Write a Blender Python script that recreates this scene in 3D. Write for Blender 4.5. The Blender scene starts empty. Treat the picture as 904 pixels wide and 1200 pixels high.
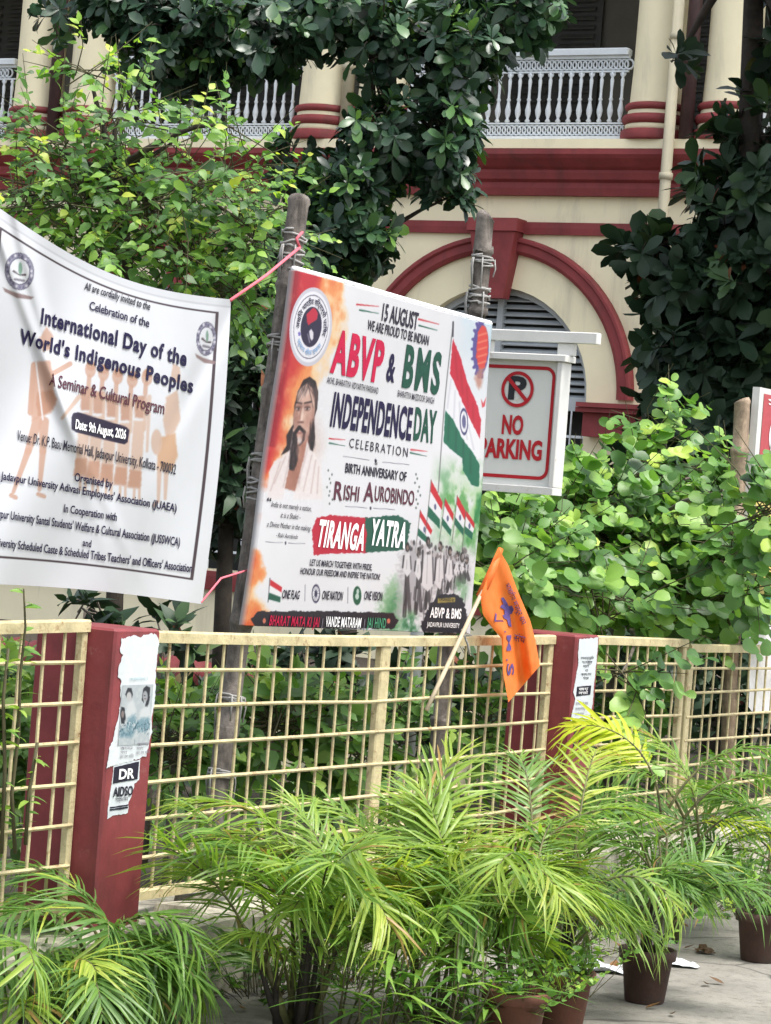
import bpy, math, random
import numpy as np
from mathutils import Vector, Matrix
rng = np.random.default_rng(7)
random.seed(7)
SC = bpy.context.scene
COL = SC.collection
rad = math.radians

# ------------------------------------------------------------------ camera, world, sun, exposure
ROLL = rad(4.4)
FPX = 3200.0            # focal length in pixels of the 904 x 1200 photograph
EYE = 1.7
cam_d = bpy.data.cameras.new('camera')
cam = bpy.data.objects.new('camera', cam_d)
COL.objects.link(cam)
cam_d.sensor_fit = 'VERTICAL'
cam_d.sensor_height = 24.0
cam_d.lens = 24.0 * FPX / 1200.0
cam_d.shift_y = 0.0025
cam_d.clip_start = 0.1
cam_d.clip_end = 2000
cam.matrix_world = Matrix.Translation((0, 0, EYE)) @ Matrix.Rotation(rad(90), 4, 'X') @ Matrix.Rotation(ROLL, 4, 'Z')
SC.camera = cam

SUN_EL, SUN_DIR = 66.0, Vector((0.85, -0.52, 0)).normalized()
SUN_STRENGTH, SKY_STRENGTH, EXPOSURE = 1.5, 0.15, 1.25
world = bpy.data.worlds.new('World')
SC.world = world
world.use_nodes = True
wn = world.node_tree
wn.nodes.clear()
sky = wn.nodes.new('ShaderNodeTexSky')
sky.sky_type = 'NISHITA'
sky.sun_disc = False
sky.sun_elevation = rad(SUN_EL)
sky.sun_rotation = math.atan2(SUN_DIR.x, SUN_DIR.y)
sky.air_density = 1.0
sky.dust_density = 4.0
sky.ozone_density = 1.0
bg = wn.nodes.new('ShaderNodeBackground')
bg.inputs['Strength'].default_value = SKY_STRENGTH
wo = wn.nodes.new('ShaderNodeOutputWorld')
hs = wn.nodes.new('ShaderNodeHueSaturation')
hs.inputs['Saturation'].default_value = 0.45
wn.links.new(sky.outputs[0], hs.inputs['Color'])
wn.links.new(hs.outputs[0], bg.inputs['Color'])
wn.links.new(bg.outputs[0], wo.inputs['Surface'])
sun_d = bpy.data.lights.new('sun', 'SUN')
sun = bpy.data.objects.new('sun', sun_d)
COL.objects.link(sun)
sun_d.energy = SUN_STRENGTH
sun_d.angle = rad(18)
sun_d.color = (1.0, 0.965, 0.91)
tosun = (SUN_DIR * math.cos(rad(SUN_EL)) + Vector((0, 0, math.sin(rad(SUN_EL)))))
sun.rotation_euler = tosun.to_track_quat('Z', 'Y').to_euler()
sun.location = (8, -8, 14)
SC.view_settings.view_transform = 'Standard'
SC.view_settings.look = 'None'
SC.view_settings.exposure = EXPOSURE
SC.view_settings.gamma = 1.0
SC.view_settings.use_curve_mapping = False
SC.cycles.max_bounces = 8
SC.cycles.transparent_max_bounces = 4

# ------------------------------------------------------------------ frames of reference
cr, sr = math.cos(ROLL), math.sin(ROLL)
D = np.array((math.cos(rad(61)), math.sin(rad(61)), 0.0))     # along the fence, away from the viewer
N = np.array((D[1], -D[0], 0.0))                              # fence normal, towards the pavement
Z = np.array((0, 0, 1.0))
P0 = np.array((-.737, 9.4, 0.0))
Q0 = np.array((2.1, 30.0, 0.0))

def ray(px, py):
    dx = np.asarray(px, float) - 452; dy = 603 - np.asarray(py, float)
    u = (dx * cr - dy * sr) / FPX; v = (dx * sr + dy * cr) / FPX
    return np.stack([u, np.ones_like(u), v], -1)

def at(px, py, Y):
    return ray(px, py) * Y + np.array((0, 0, EYE))

def hit(px, py, org, nrm):
    r = ray(px, py); o = np.array((0, 0, EYE))
    t = np.sum((np.asarray(org) - o) * nrm, -1) / np.sum(r * nrm, -1)
    return o + r * t[..., None]

def onfence(px, py, o):
    o = np.asarray(o, float)
    return hit(px, py, P0 + N * o[..., None], N)

def Fp(s, o, z):
    return P0 + D * s + N * o + Z * z

def G(a, b, z):
    return Q0 + N * a - D * b + Z * z

# ------------------------------------------------------------------ mesh helpers
class MB:
    def __init__(self):
        self.v = []; self.f = []
    def add(self, verts, faces):
        b = len(self.v)
        self.v.extend([tuple(map(float, p)) for p in verts])
        self.f.extend([tuple(b + i for i in f) for f in faces])
        return self
    def box(self, o, ax, ay, az):
        o = np.asarray(o, float); ax = np.asarray(ax, float); ay = np.asarray(ay, float); az = np.asarray(az, float)
        vs = [o, o + ax, o + ax + ay, o + ay, o + az, o + ax + az, o + ax + ay + az, o + ay + az]
        fs = [(3, 2, 1, 0), (4, 5, 6, 7), (0, 1, 5, 4), (1, 2, 6, 5), (2, 3, 7, 6), (3, 0, 4, 7)]
        if np.dot(np.cross(ax, ay), az) < 0:
            fs = [f[::-1] for f in fs]
        return self.add(vs, fs)
    def cbox(self, o, ax, ay, az, c=0.01):
        """box with chamfered vertical and top edges"""
        o = np.asarray(o, float); ax = np.asarray(ax, float); ay = np.asarray(ay, float); az = np.asarray(az, float)
        lx, ly, lz = np.linalg.norm(ax), np.linalg.norm(ay), np.linalg.norm(az)
        x, y, z = ax / lx, ay / ly, az / lz
        def ringp(i, h):
            pts = [(c + i, i), (lx - c - i, i), (lx - i, c + i), (lx - i, ly - c - i), (lx - c - i, ly - i), (c + i, ly - i), (i, ly - c - i), (i, c + i)]
            return [o + x * p + y * q + z * h for p, q in pts]
        v = ringp(0, 0) + ringp(0, lz - c) + ringp(c, lz)
        f = []
        for k in range(2):
            for i in range(8):
                j = (i + 1) % 8
                f.append((k * 8 + i, k * 8 + j, k * 8 + 8 + j, k * 8 + 8 + i))
        f.append(tuple(range(7, -1, -1))); f.append(tuple(range(16, 24)))
        if np.dot(np.cross(x, y), z) < 0:
            f = [q[::-1] for q in f]
        return self.add(v, f)
    def tube(self, pts, r, seg=8, cap=True):
        pts = [np.asarray(p, float) for p in pts]; n = len(pts)
        rs = r if hasattr(r, '__len__') else [r] * n
        b = len(self.v); prev = None
        for i, p in enumerate(pts):
            t = pts[min(i + 1, n - 1)] - pts[max(i - 1, 0)]
            t = t / (np.linalg.norm(t) + 1e-9)
            if prev is None:
                a = np.array((0, 0, 1.0)) if abs(t[2]) < .9 else np.array((1.0, 0, 0))
                x = np.cross(a, t)
            else:
                x = prev - t * np.dot(prev, t)
            x = x / (np.linalg.norm(x) + 1e-9); prev = x
            y = np.cross(t, x)
            for k in range(seg):
                an = 2 * math.pi * k / seg
                self.v.append(tuple(p + (x * math.cos(an) + y * math.sin(an)) * rs[i]))
        for i in range(n - 1):
            for k in range(seg):
                k2 = (k + 1) % seg
                self.f.append((b + i * seg + k, b + i * seg + k2, b + (i + 1) * seg + k2, b + (i + 1) * seg + k))
        if cap:
            self.f.append(tuple(b + k for k in range(seg))[::-1])
            self.f.append(tuple(b + (n - 1) * seg + k for k in range(seg)))
        return self
    def lathe(self, c, prof, seg=20, cap=True):
        c = np.asarray(c, float); b = len(self.v); n = len(prof)
        for r, z in prof:
            for k in range(seg):
                an = 2 * math.pi * k / seg
                self.v.append((c[0] + r * math.cos(an), c[1] + r * math.sin(an), c[2] + z))
        for i in range(n - 1):
            for k in range(seg):
                k2 = (k + 1) % seg
                self.f.append((b + i * seg + k, b + i * seg + k2, b + (i + 1) * seg + k2, b + (i + 1) * seg + k))
        if cap:
            self.f.append(tuple(b + k for k in range(seg))[::-1])
            self.f.append(tuple(b + (n - 1) * seg + k for k in range(seg)))
        return self

def finish(name, me, mat, parent, smooth):
    if smooth:
        me.polygons.foreach_set('use_smooth', np.ones(len(me.polygons), bool))
    if mat is not None:
        me.materials.append(mat)
    o = bpy.data.objects.new(name, me)
    COL.objects.link(o)
    if parent is not None:
        o.parent = parent
    return o

def wloc(o):
    p = np.zeros(3)
    while o is not None:
        p = p + np.array(o.location); o = o.parent
    return p

def build(name, mb, mat, parent=None, smooth=False, origin=None):
    """world-space geometry -> one mesh object, its origin at the parent's (or at origin)"""
    base = wloc(parent)
    if origin is not None:
        base = np.asarray(origin, float)
    V = np.asarray(mb.v, float) - base
    me = bpy.data.meshes.new(name)
    me.from_pydata(V.tolist(), [], mb.f)
    me.update()
    o = finish(name, me, mat, parent, smooth)
    if origin is not None:
        o.location = tuple(np.asarray(origin, float) - wloc(parent))
    return o

def tag(o, label=None, cat=None, group=None, kind=None):
    if label: o['label'] = label
    if cat: o['category'] = cat
    if group: o['group'] = group
    if kind: o['kind'] = kind
    return o

def thing(name, loc, label, cat, group=None):
    o = bpy.data.objects.new(name, None)
    o.empty_display_size = .1
    COL.objects.link(o)
    o.location = tuple(loc)
    return tag(o, label, cat, group)

# ------------------------------------------------------------------ material helpers
def lin(c):
    c = np.asarray(c, float) / 255.0
    return np.where(c <= .04045, c / 12.92, ((c + .055) / 1.055) ** 2.4)

def mat_new(name):
    m = bpy.data.materials.new(name)
    m.use_nodes = True
    nt = m.node_tree
    return m, nt, nt.nodes['Principled BSDF']

def ramp(nt, fac, stops):
    r = nt.nodes.new('ShaderNodeValToRGB')
    e = r.color_ramp.elements
    while len(e) > len(stops): e.remove(e[-1])
    while len(e) < len(stops): e.new(0.5)
    for q, (p, c) in zip(e, stops):
        q.position = p; q.color = (*c[:3], 1)
    nt.links.new(fac, r.inputs[0])
    return r.outputs[0]

def noise(nt, scale, detail=6, rough=.6, stretch=None, dist=0.0):
    tc = nt.nodes.new('ShaderNodeTexCoord')
    n = nt.nodes.new('ShaderNodeTexNoise')
    n.inputs['Scale'].default_value = scale; n.inputs['Detail'].default_value = detail; n.inputs['Roughness'].default_value = rough
    n.inputs['Distortion'].default_value = dist
    src = tc.outputs['Object']
    if stretch:
        mp = nt.nodes.new('ShaderNodeMapping'); mp.inputs['Scale'].default_value = stretch
        nt.links.new(src, mp.inputs['Vector']); src = mp.outputs[0]
    nt.links.new(src, n.inputs['Vector'])
    return n.outputs['Fac']

def mix(nt, fac, a, b, mode='MIX'):
    m = nt.nodes.new('ShaderNodeMix'); m.data_type = 'RGBA'; m.blend_type = mode
    for sock, val in ((m.inputs[0], fac), (m.inputs[6], a), (m.inputs[7], b)):
        if hasattr(val, 'links'): nt.links.new(val, sock)
        elif hasattr(val, '__len__'): sock.default_value = (*val[:3], 1)
        else: sock.default_value = val
    return m.outputs[2]

def bump(nt, p, h, strength=.3, dist=.01):
    b = nt.nodes.new('ShaderNodeBump'); b.inputs['Strength'].default_value = strength; b.inputs['Distance'].default_value = dist
    nt.links.new(h, b.inputs['Height']); nt.links.new(b.outputs[0], p.inputs['Normal'])

def simple(name, base, rough=.6, var=.25, scale=6, stain=None, stain_scale=2.5, stain_amt=(.5, .75), streak=False, spec=.3, bmp=.15, metal=0):
    """painted / plain surface with uneven tone, optional dirt patches and a fine bump"""
    m, nt, p = mat_new(name)
    base = np.asarray(base, float)
    n1 = noise(nt, scale, 8, .65)
    c = ramp(nt, n1, [(.3, base * (1 - var)), (.7, np.minimum(base * (1 + var), .9))])
    if stain is not None:
        n2 = noise(nt, stain_scale, 10, .7, stretch=(1, 1, .18) if streak else None, dist=.4)
        f = ramp(nt, n2, [(stain_amt[0], (0, 0, 0)), (stain_amt[1], (1, 1, 1))])
        c = mix(nt, f, c, stain)
    nt.links.new(c, p.inputs['Base Color'])
    p.inputs['Roughness'].default_value = rough
    p.inputs['Specular IOR Level'].default_value = spec
    p.inputs['Metallic'].default_value = metal
    if bmp:
        bump(nt, p, noise(nt, scale * 6, 6, .7), bmp, .01)
    return m

def flat(name, c, rough=.5):
    m, nt, p = mat_new(name)
    nn = noise(nt, 40, 3)
    nt.links.new(ramp(nt, nn, [(.3, np.asarray(c) * .88), (.7, np.asarray(c) * 1.06)]), p.inputs['Base Color'])
    p.inputs['Roughness'].default_value = rough
    p.inputs['Specular IOR Level'].default_value = .12
    return m

def leafmat(name, stops, rough=.42, trans=.3, spec=.45):
    m, nt, p = mat_new(name)
    a = nt.nodes.new('ShaderNodeAttribute'); a.attribute_name = 'tone'
    c = ramp(nt, a.outputs['Fac'], stops)
    n1 = noise(nt, 30, 3)
    c = mix(nt, n1, c, np.array((.75, .8, .7)), 'MULTIPLY')
    nt.links.new(c, p.inputs['Base Color'])
    p.inputs['Roughness'].default_value = rough
    p.inputs['Specular IOR Level'].default_value = spec
    t = nt.nodes.new('ShaderNodeBsdfTranslucent')
    tcol = mix(nt, 1.0, c, np.array((1.5, 1.6, .7)), 'MULTIPLY')
    nt.links.new(tcol, t.inputs['Color'])
    mx = nt.nodes.new('ShaderNodeMixShader'); mx.inputs[0].default_value = trans
    out = nt.nodes['Material Output']
    nt.links.new(p.outputs[0], mx.inputs[1]); nt.links.new(t.outputs[0], mx.inputs[2])
    nt.links.new(mx.outputs[0], out.inputs['Surface'])
    return m

def printmat(name, rough=.42):
    m, nt, p = mat_new(name)
    a = nt.nodes.new('ShaderNodeAttribute'); a.attribute_name = 'print'
    n1 = noise(nt, 5, 5)
    c = mix(nt, ramp(nt, n1, [(.45, (0, 0, 0)), (.8, (.35, .35, .35))]), a.outputs['Color'], np.array((.86, .85, .82)), 'MULTIPLY')
    c = mix(nt, 1.0, c, np.array((.56, .56, .565)), 'MULTIPLY')
    nt.links.new(c, p.inputs['Base Color'])
    p.inputs['Roughness'].default_value = rough
    p.inputs['Specular IOR Level'].default_value = .35
    return m

M = {}
M['cream'] = simple('cream_plaster', (.85, .77, .53), .8, .06, 1.6, (.42, .39, .29), 1.3, (.53, .82), True, bmp=.1)
M['cream_pipe'] = simple('cream_pipe_paint', (.46, .42, .30), .6, .08, 3)
M['oxide'] = simple('red_oxide_trim', (.235, .045, .046), .65, .2, 3, (.10, .04, .036), 2.2, (.5, .8), True, bmp=.1)
M['maroon'] = simple('maroon_pillar_paint', (.20, .04, .044), .5, .2, 7, (.12, .03, .03), 4, (.48, .75), True, bmp=.12)
_nt = M['maroon'].node_tree; _p = _nt.nodes['Principled BSDF']; _src = _p.inputs['Base Color'].links[0].from_socket
_n = noise(_nt, 17, 10, .8); _c = mix(_nt, ramp(_nt, _n, [(.60, (0, 0, 0)), (.72, (.6, .6, .6))]), _src, np.array((.30, .17, .15)))
_n = noise(_nt, 5, 10, .8, (1, 1, .25), .5); _c = mix(_nt, ramp(_nt, _n, [(.54, (0, 0, 0)), (.70, (.75, .75, .75))]), _c, np.array((.075, .03, .028)))
_nt.links.new(_c, _p.inputs['Base Color'])
M['railwhite'] = simple('white_cast_iron', (.66, .70, .72), .5, .08, 5)
M['louvre'] = simple('grey_louvre_paint', (.40, .43, .44), .6, .1, 5)
M['dark_door_and_room'] = simple('dark_shutter_and_room_shade', (.035, .035, .032), .6, .2, 5)
M['dark_in'] = simple('shade_dark_plaster', (.10, .095, .08), .9, .2, 1)  # verandah back wall: lack of light put into the plaster colour
M['iron'] = simple('dark_iron', (.04, .03, .03), .6, .2, 8)
M['brownpipe'] = simple('brown_drainpipe', (.07, .04, .04), .5, .2, 6)
M['concrete'] = None
M['ground'] = None
M['yellow'] = simple('weathered_cream_yellow_paint', (.50, .43, .245), .6, .24, 11, (.27, .16, .08), 24, (.55, .68), bmp=.4)
M['bamboo'] = simple('weathered_grey_bamboo', (.17, .15, .13), .8, .45, 26, (.05, .043, .037), 16, (.45, .66), True, bmp=.5)
M['bamboo_tan'] = simple('tan_bamboo', (.36, .27, .19), .7, .35, 24, (.13, .10, .07), 16, (.47, .7), True, bmp=.4)
M['stick'] = simple('pale_bamboo_stick', (.55, .46, .32), .6, .2, 12)
M['rope'] = simple('white_rope', (.30, .295, .28), .8, .2, 60, (.28, .27, .25), 40, (.5, .7))
M['pinkrope'] = flat('pink_cord', (.70, .16, .2), .6)
M['signwhite'] = simple('white_sign_enamel', (.62, .63, .59), .35, .04, 4, (.42, .28, .14), 4.5, (.64, .78), bmp=.03)
M['signframe'] = simple('white_painted_steel', (.58, .58, .55), .45, .08, 8, (.30, .22, .15), 9, (.62, .74), bmp=.1)
M['signred'] = flat('sign_red_paint', (.42, .022, .03), .45)
M['signblack'] = flat('sign_black_paint', (.03, .03, .035), .45)
M['galv'] = simple('galvanised_grey_steel', (.45, .47, .48), .5, .1, 8)
M['orange'] = None
M['navy_print'] = flat('navy_print', (.014, .011, .042), .45)
M['blackprint'] = flat('dark_print', (.022, .02, .034), .45)
M['maroonprint'] = flat('maroon_print', (.085, .028, .042), .45)
M['redprint'] = flat('crimson_print', (.40, .012, .05), .45)
M['greenprint'] = flat('deep_green_print', (.014, .062, .042), .45)
M['brightgreen'] = flat('bright_green_print', (.05, .22, .12), .45)
M['whiteprint'] = flat('white_print', (.78, .78, .78), .45)
M['greyprint'] = flat('grey_print', (.16, .15, .18), .45)
M['blueprint'] = flat('blue_print', (.16, .28, .46), .45)
M['yellowprint'] = flat('yellow_print', (.5, .42, .12), .45)
M['purple'] = flat('purple_print', (.10, .07, .22), .55)
M['paper'] = simple('pasted_white_paper', (.52, .55, .57), .75, .07, 14, (.43, .46, .47), 9, (.5, .72), bmp=.08)
M['papercyan'] = simple('faded_blue_print', (.28, .42, .47), .7, .35, 60)
M['terracotta'] = simple('dark_terracotta', (.075, .043, .034), .7, .3, 10, (.04, .04, .032), 8, (.5, .7), bmp=.2)
M['terracotta_red'] = simple('red_terracotta', (.13, .055, .036), .7, .25, 10, (.07, .045, .035), 7, (.5, .7), bmp=.2)
M['soil'] = simple('damp_soil', (.05, .042, .03), .95, .4, 20, bmp=.6)
M['bark_dark'] = simple('dark_bark', (.045, .036, .028), .85, .35, 14, bmp=.5)
M['bark_grey'] = simple('grey_bark', (.13, .11, .09), .85, .3, 14, bmp=.5)
M['twig'] = simple('green_brown_twig', (.07, .065, .03), .7, .3, 14)
M['cane'] = simple('palm_cane', (.13, .13, .05), .55, .4, 18, (.045, .035, .02), 12, (.45, .65))
M['boot'] = simple('dark_palm_stem', (.035, .028, .022), .8, .4, 18, bmp=.3)
M['leaf_dark'] = leafmat('leathery_dark_leaf', [(0, (.014, .032, .024)), (.55, (.040, .09, .048)), (.85, (.085, .18, .06)), (1, (.24, .44, .08))], .34, .13, .5)
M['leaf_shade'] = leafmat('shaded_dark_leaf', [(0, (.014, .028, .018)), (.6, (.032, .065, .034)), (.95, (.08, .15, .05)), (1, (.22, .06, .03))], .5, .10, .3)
M['leaf_light'] = leafmat('light_green_leaf', [(0, (.05, .115, .035)), (.4, (.12, .26, .055)), (.8, (.28, .47, .075)), (1, (.56, .62, .10))], .45, .38)
M['leaf_round'] = leafmat('round_green_leaf', [(0, (.05, .12, .035)), (.45, (.14, .30, .065)), (.85, (.32, .50, .11)), (1, (.46, .60, .10))], .42, .32)
M['leaf_weed'] = leafmat('weed_leaf', [(0, (.05, .11, .02)), (.5, (.12, .26, .05)), (1, (.32, .46, .08))], .45, .34)
M['leaf_palm'] = leafmat('palm_leaflet', [(0, (.06, .13, .04)), (.4, (.15, .28, .06)), (.75, (.30, .41, .065)), (.97, (.46, .50, .09)), (1, (.40, .25, .09))], .36, .36, .42)
M['leaf_yellow'] = leafmat('yellow_green_palm_leaflet', [(0, (.42, .54, .03)), (1, (.68, .68, .06))], .42, .38)
M['leaf_dry'] = leafmat('dry_brown_leaf', [(0, (.10, .055, .025)), (1, (.26, .12, .04))], .7, .15)
M['board'] = printmat('printed_flex_board', .38)
M['cloth'] = printmat('printed_vinyl_cloth', .5)

m, nt, p = mat_new('stained_concrete')
n1 = noise(nt, 3, 8, .7)
c = ramp(nt, n1, [(.3, (.34, .32, .25)), (.7, (.52, .49, .40))])
n2 = noise(nt, 2.6, 12, .75, (1, 1, .35), .6)
c = mix(nt, ramp(nt, n2, [(.46, (0, 0, 0)), (.60, (1, 1, 1))]), c, np.array((.10, .088, .062)))
n4 = noise(nt, 9, 12, .8)
c = mix(nt, ramp(nt, n4, [(.50, (0, 0, 0)), (.66, (.75, .75, .75))]), c, np.array((.15, .13, .09)))
n3 = noise(nt, 1.7, 8, .7)
c = mix(nt, ramp(nt, n3, [(.56, (0, 0, 0)), (.72, (.7, .7, .7))]), c, np.array((.10, .13, .05)))
nt.links.new(c, p.inputs['Base Color']); p.inputs['Roughness'].default_value = .9
bump(nt, p, noise(nt, 40, 8, .7), .5, .01)
M['concrete'] = m

m, nt, p = mat_new('worn_pavement')
n1 = noise(nt, 1.3, 10, .7)
c = ramp(nt, n1, [(.3, (.15, .142, .12)), (.7, (.31, .295, .255))])
n2 = noise(nt, 14, 8, .8)
c = mix(nt, ramp(nt, n2, [(.50, (0, 0, 0)), (.66, (.85, .85, .85))]), c, np.array((.11, .10, .08)))
n3 = noise(nt, 0.9, 8, .75, None, .8)
c = mix(nt, ramp(nt, n3, [(.55, (0, 0, 0)), (.66, (.8, .8, .8))]), c, np.array((.13, .13, .10)))
tc = nt.nodes.new('ShaderNodeTexCoord'); vo = nt.nodes.new('ShaderNodeTexVoronoi'); vo.feature = 'DISTANCE_TO_EDGE'; vo.inputs['Scale'].default_value = .9
wv = nt.nodes.new('ShaderNodeVectorMath'); wv.operation = 'ADD'; nt.links.new(tc.outputs['Object'], wv.inputs[0])
nz_ = nt.nodes.new('ShaderNodeTexNoise'); nz_.inputs['Scale'].default_value = 3; nt.links.new(tc.outputs['Object'], nz_.inputs['Vector']); sc_ = nt.nodes.new('ShaderNodeVectorMath'); sc_.operation = 'SCALE'; sc_.inputs['Scale'].default_value = .22; nt.links.new(nz_.outputs['Color'], sc_.inputs[0]); nt.links.new(sc_.outputs[0], wv.inputs[1])
nt.links.new(wv.outputs[0], vo.inputs['Vector'])
c = mix(nt, ramp(nt, vo.outputs['Distance'], [(.0, (.9, .9, .9)), (.012, (0, 0, 0))]), c, np.array((.05, .047, .04)))
nt.links.new(c, p.inputs['Base Color']); p.inputs['Roughness'].default_value = .9
bump(nt, p, noise(nt, 30, 10, .75), .6, .015)
M['ground'] = m

m, nt, p = mat_new('saffron_cloth')
n1 = noise(nt, 14, 4)
nt.links.new(ramp(nt, n1, [(.3, (.86, .17, .02)), (.7, (.95, .27, .06))]), p.inputs['Base Color'])
p.inputs['Roughness'].default_value = .55
t = nt.nodes.new('ShaderNodeBsdfTranslucent'); t.inputs['Color'].default_value = (.95, .25, .04, 1)
mx = nt.nodes.new('ShaderNodeMixShader'); mx.inputs[0].default_value = .35
nt.links.new(p.outputs[0], mx.inputs[1]); nt.links.new(t.outputs[0], mx.inputs[2])
nt.links.new(mx.outputs[0], nt.nodes['Material Output'].inputs['Surface'])
M['orange'] = m

# ------------------------------------------------------------------ text
_tm = {}
def text_mesh(body, bold=0.0, shear=0.0, spacing=1.0):
    key = (body, bold, shear, spacing)
    if key in _tm: return _tm[key]
    cu = bpy.data.curves.new('txt', 'FONT')
    cu.body = body; cu.size = 1.0; cu.offset = bold; cu.shear = shear; cu.space_character = spacing
    cu.resolution_u = 3; cu.fill_mode = 'FRONT'
    ob = bpy.data.objects.new('txt', cu)
    COL.objects.link(ob)
    dg = bpy.context.evaluated_depsgraph_get()
    me = bpy.data.meshes.new_from_object(ob.evaluated_get(dg))
    V = np.array([v.co[:2] for v in me.vertices]); Fc = [tuple(q.vertices) for q in me.polygons]
    bpy.data.objects.remove(ob); bpy.data.curves.remove(cu); bpy.data.meshes.remove(me)
    _tm[key] = (V, Fc)
    return V, Fc
CAP = text_mesh('H')[0][:, 1].max()

def norm_text(body, bold=0, shear=0, spacing=1.0):
    V, Fc = text_mesh(body, bold, shear, spacing)
    x0, x1 = V[:, 0].min(), V[:, 0].max()
    return np.stack([(V[:, 0] - x0) / (x1 - x0), V[:, 1] / CAP], 1), Fc

def homography(src, dst):
    A = []
    for (x, y), (u, v) in zip(src, dst):
        A.append([x, y, 1, 0, 0, 0, -u * x, -u * y]); A.append([0, 0, 0, x, y, 1, -v * x, -v * y])
    h = np.linalg.solve(np.array(A, float), np.array([c for q in dst for c in q], float))
    return np.append(h, 1).reshape(3, 3)

def apply_h(Hm, x, y):
    x = np.asarray(x, float); y = np.asarray(y, float)
    w = Hm[2, 0] * x + Hm[2, 1] * y + Hm[2, 2]
    return (Hm[0, 0] * x + Hm[0, 1] * y + Hm[0, 2]) / w, (Hm[1, 0] * x + Hm[1, 1] * y + Hm[1, 2]) / w

# ------------------------------------------------------------------ painting on a vertex grid (print artwork)
def vnoise(x, y, seed, octaves=4):
    r = np.random.default_rng(seed); out = 0; amp = .5
    for k in range(octaves):
        g = r.random((64, 64))
        xi = np.floor(x).astype(int); yi = np.floor(y).astype(int); fx = x - xi; fy = y - yi
        fx = fx * fx * (3 - 2 * fx); fy = fy * fy * (3 - 2 * fy)
        a = g[yi % 64, xi % 64]; b = g[yi % 64, (xi + 1) % 64]; c = g[(yi + 1) % 64, xi % 64]; d = g[(yi + 1) % 64, (xi + 1) % 64]
        out = out + amp * ((a * (1 - fx) + b * fx) * (1 - fy) + (c * (1 - fx) + d * fx) * fy)
        x = x * 2.03 + 5.1; y = y * 2.03 + 1.7; amp *= .5
    return out

class Canvas:
    def __init__(s, X, Y, base):
        s.X, s.Y = X, Y
        s.c = np.ones(X.shape + (3,)) * np.asarray(base, float)
    def put(s, mask, col, a=1.0):
        m = np.clip(mask, 0, 1)[..., None] * a
        s.c = s.c * (1 - m) + np.asarray(col, float) * m
    def poly(s, pts, col, a=1.0, soft=.6, wob=0, seed=3):
        X, Y = s.X, s.Y
        if wob:
            X = X + (vnoise(s.X * .35, s.Y * .35, seed, 3) - .45) * wob; Y = Y + (vnoise(s.X * .35 + 9, s.Y * .35, seed + 1, 3) - .45) * wob
        pts = np.asarray(pts, float); n = len(pts)
        inside = np.zeros(X.shape, bool); dist = np.full(X.shape, 1e9)
        for i in range(n):
            x0, y0 = pts[i]; x1, y1 = pts[(i + 1) % n]
            cond = ((y0 > Y) != (y1 > Y))
            xin = (x1 - x0) * (Y - y0) / ((y1 - y0) if y1 != y0 else 1e-9) + x0
            inside ^= cond & (X < xin)
            ex, ey = x1 - x0, y1 - y0
            t = np.clip(((X - x0) * ex + (Y - y0) * ey) / (ex * ex + ey * ey + 1e-9), 0, 1)
            dist = np.minimum(dist, np.hypot(X - x0 - t * ex, Y - y0 - t * ey))
        sd = np.where(inside, dist, -dist)
        s.put(sd / (2 * soft) + .5, col, a)
    def cap(s, p, q, r, col, a=1.0, soft=.5, r2=None):
        r2 = r if r2 is None else r2
        ex, ey = q[0] - p[0], q[1] - p[1]
        t = np.clip(((s.X - p[0]) * ex + (s.Y - p[1]) * ey) / (ex * ex + ey * ey + 1e-9), 0, 1)
        d = np.hypot(s.X - p[0] - t * ex, s.Y - p[1] - t * ey)
        s.put(((r + (r2 - r) * t) - d) / (2 * soft) + .5, col, a)
    def ell(s, c, rx, ry, col, a=1.0, soft=.15, ring=None):
        d = np.hypot((s.X - c[0]) / rx, (s.Y - c[1]) / ry)
        mk = (1 - d) / soft + .5
        if ring is not None: mk = np.minimum(mk, (d - ring) / soft + .5)
        s.put(mk, col, a)

def grid_mesh(name, pos, colors, mat, parent, smooth=True, back=None):
    """pos (R,C,3) world grid with a colour per vertex; back = thickness vector for a closed slab"""
    Rr, Cc = pos.shape[:2]
    base = wloc(parent)
    V = (pos - base).reshape(-1, 3)
    idx = np.arange(Rr * Cc).reshape(Rr, Cc)
    q = np.stack([idx[1:, :-1], idx[1:, 1:], idx[:-1, 1:], idx[:-1, :-1]], -1).reshape(-1, 4)
    faces = q.tolist()
    cols = np.concatenate([lin(colors.reshape(-1, 3)), np.ones((Rr * Cc, 1))], 1)
    V = V.tolist()
    if back is not None:
        per = list(idx[0, :]) + list(idx[1:, -1]) + list(idx[-1, -2::-1]) + list(idx[-2:0:-1, 0])
        b0 = len(V)
        for i in per: V.append(list(np.array(V[i]) + back))
        n = len(per)
        for k in range(n):
            faces.append([per[k], per[(k + 1) % n], b0 + (k + 1) % n, b0 + k])
        faces.append([b0 + k for k in range(n)])
        edge = np.tile(np.array([[.62, .60, .58, 1.0]]), (n, 1))
        cols = np.concatenate([cols, edge], 0)
    me = bpy.data.meshes.new(name)
    me.from_pydata(V, [], faces)
    at_ = me.color_attributes.new('print', 'FLOAT_COLOR', 'POINT')
    at_.data.foreach_set('color', cols.astype(np.float32).ravel())
    me.update()
    return finish(name, me, mat, parent, smooth)

# ------------------------------------------------------------------ leaves
def nz(v):
    return v / (np.linalg.norm(v, axis=-1, keepdims=True) + 1e-9)

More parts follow.
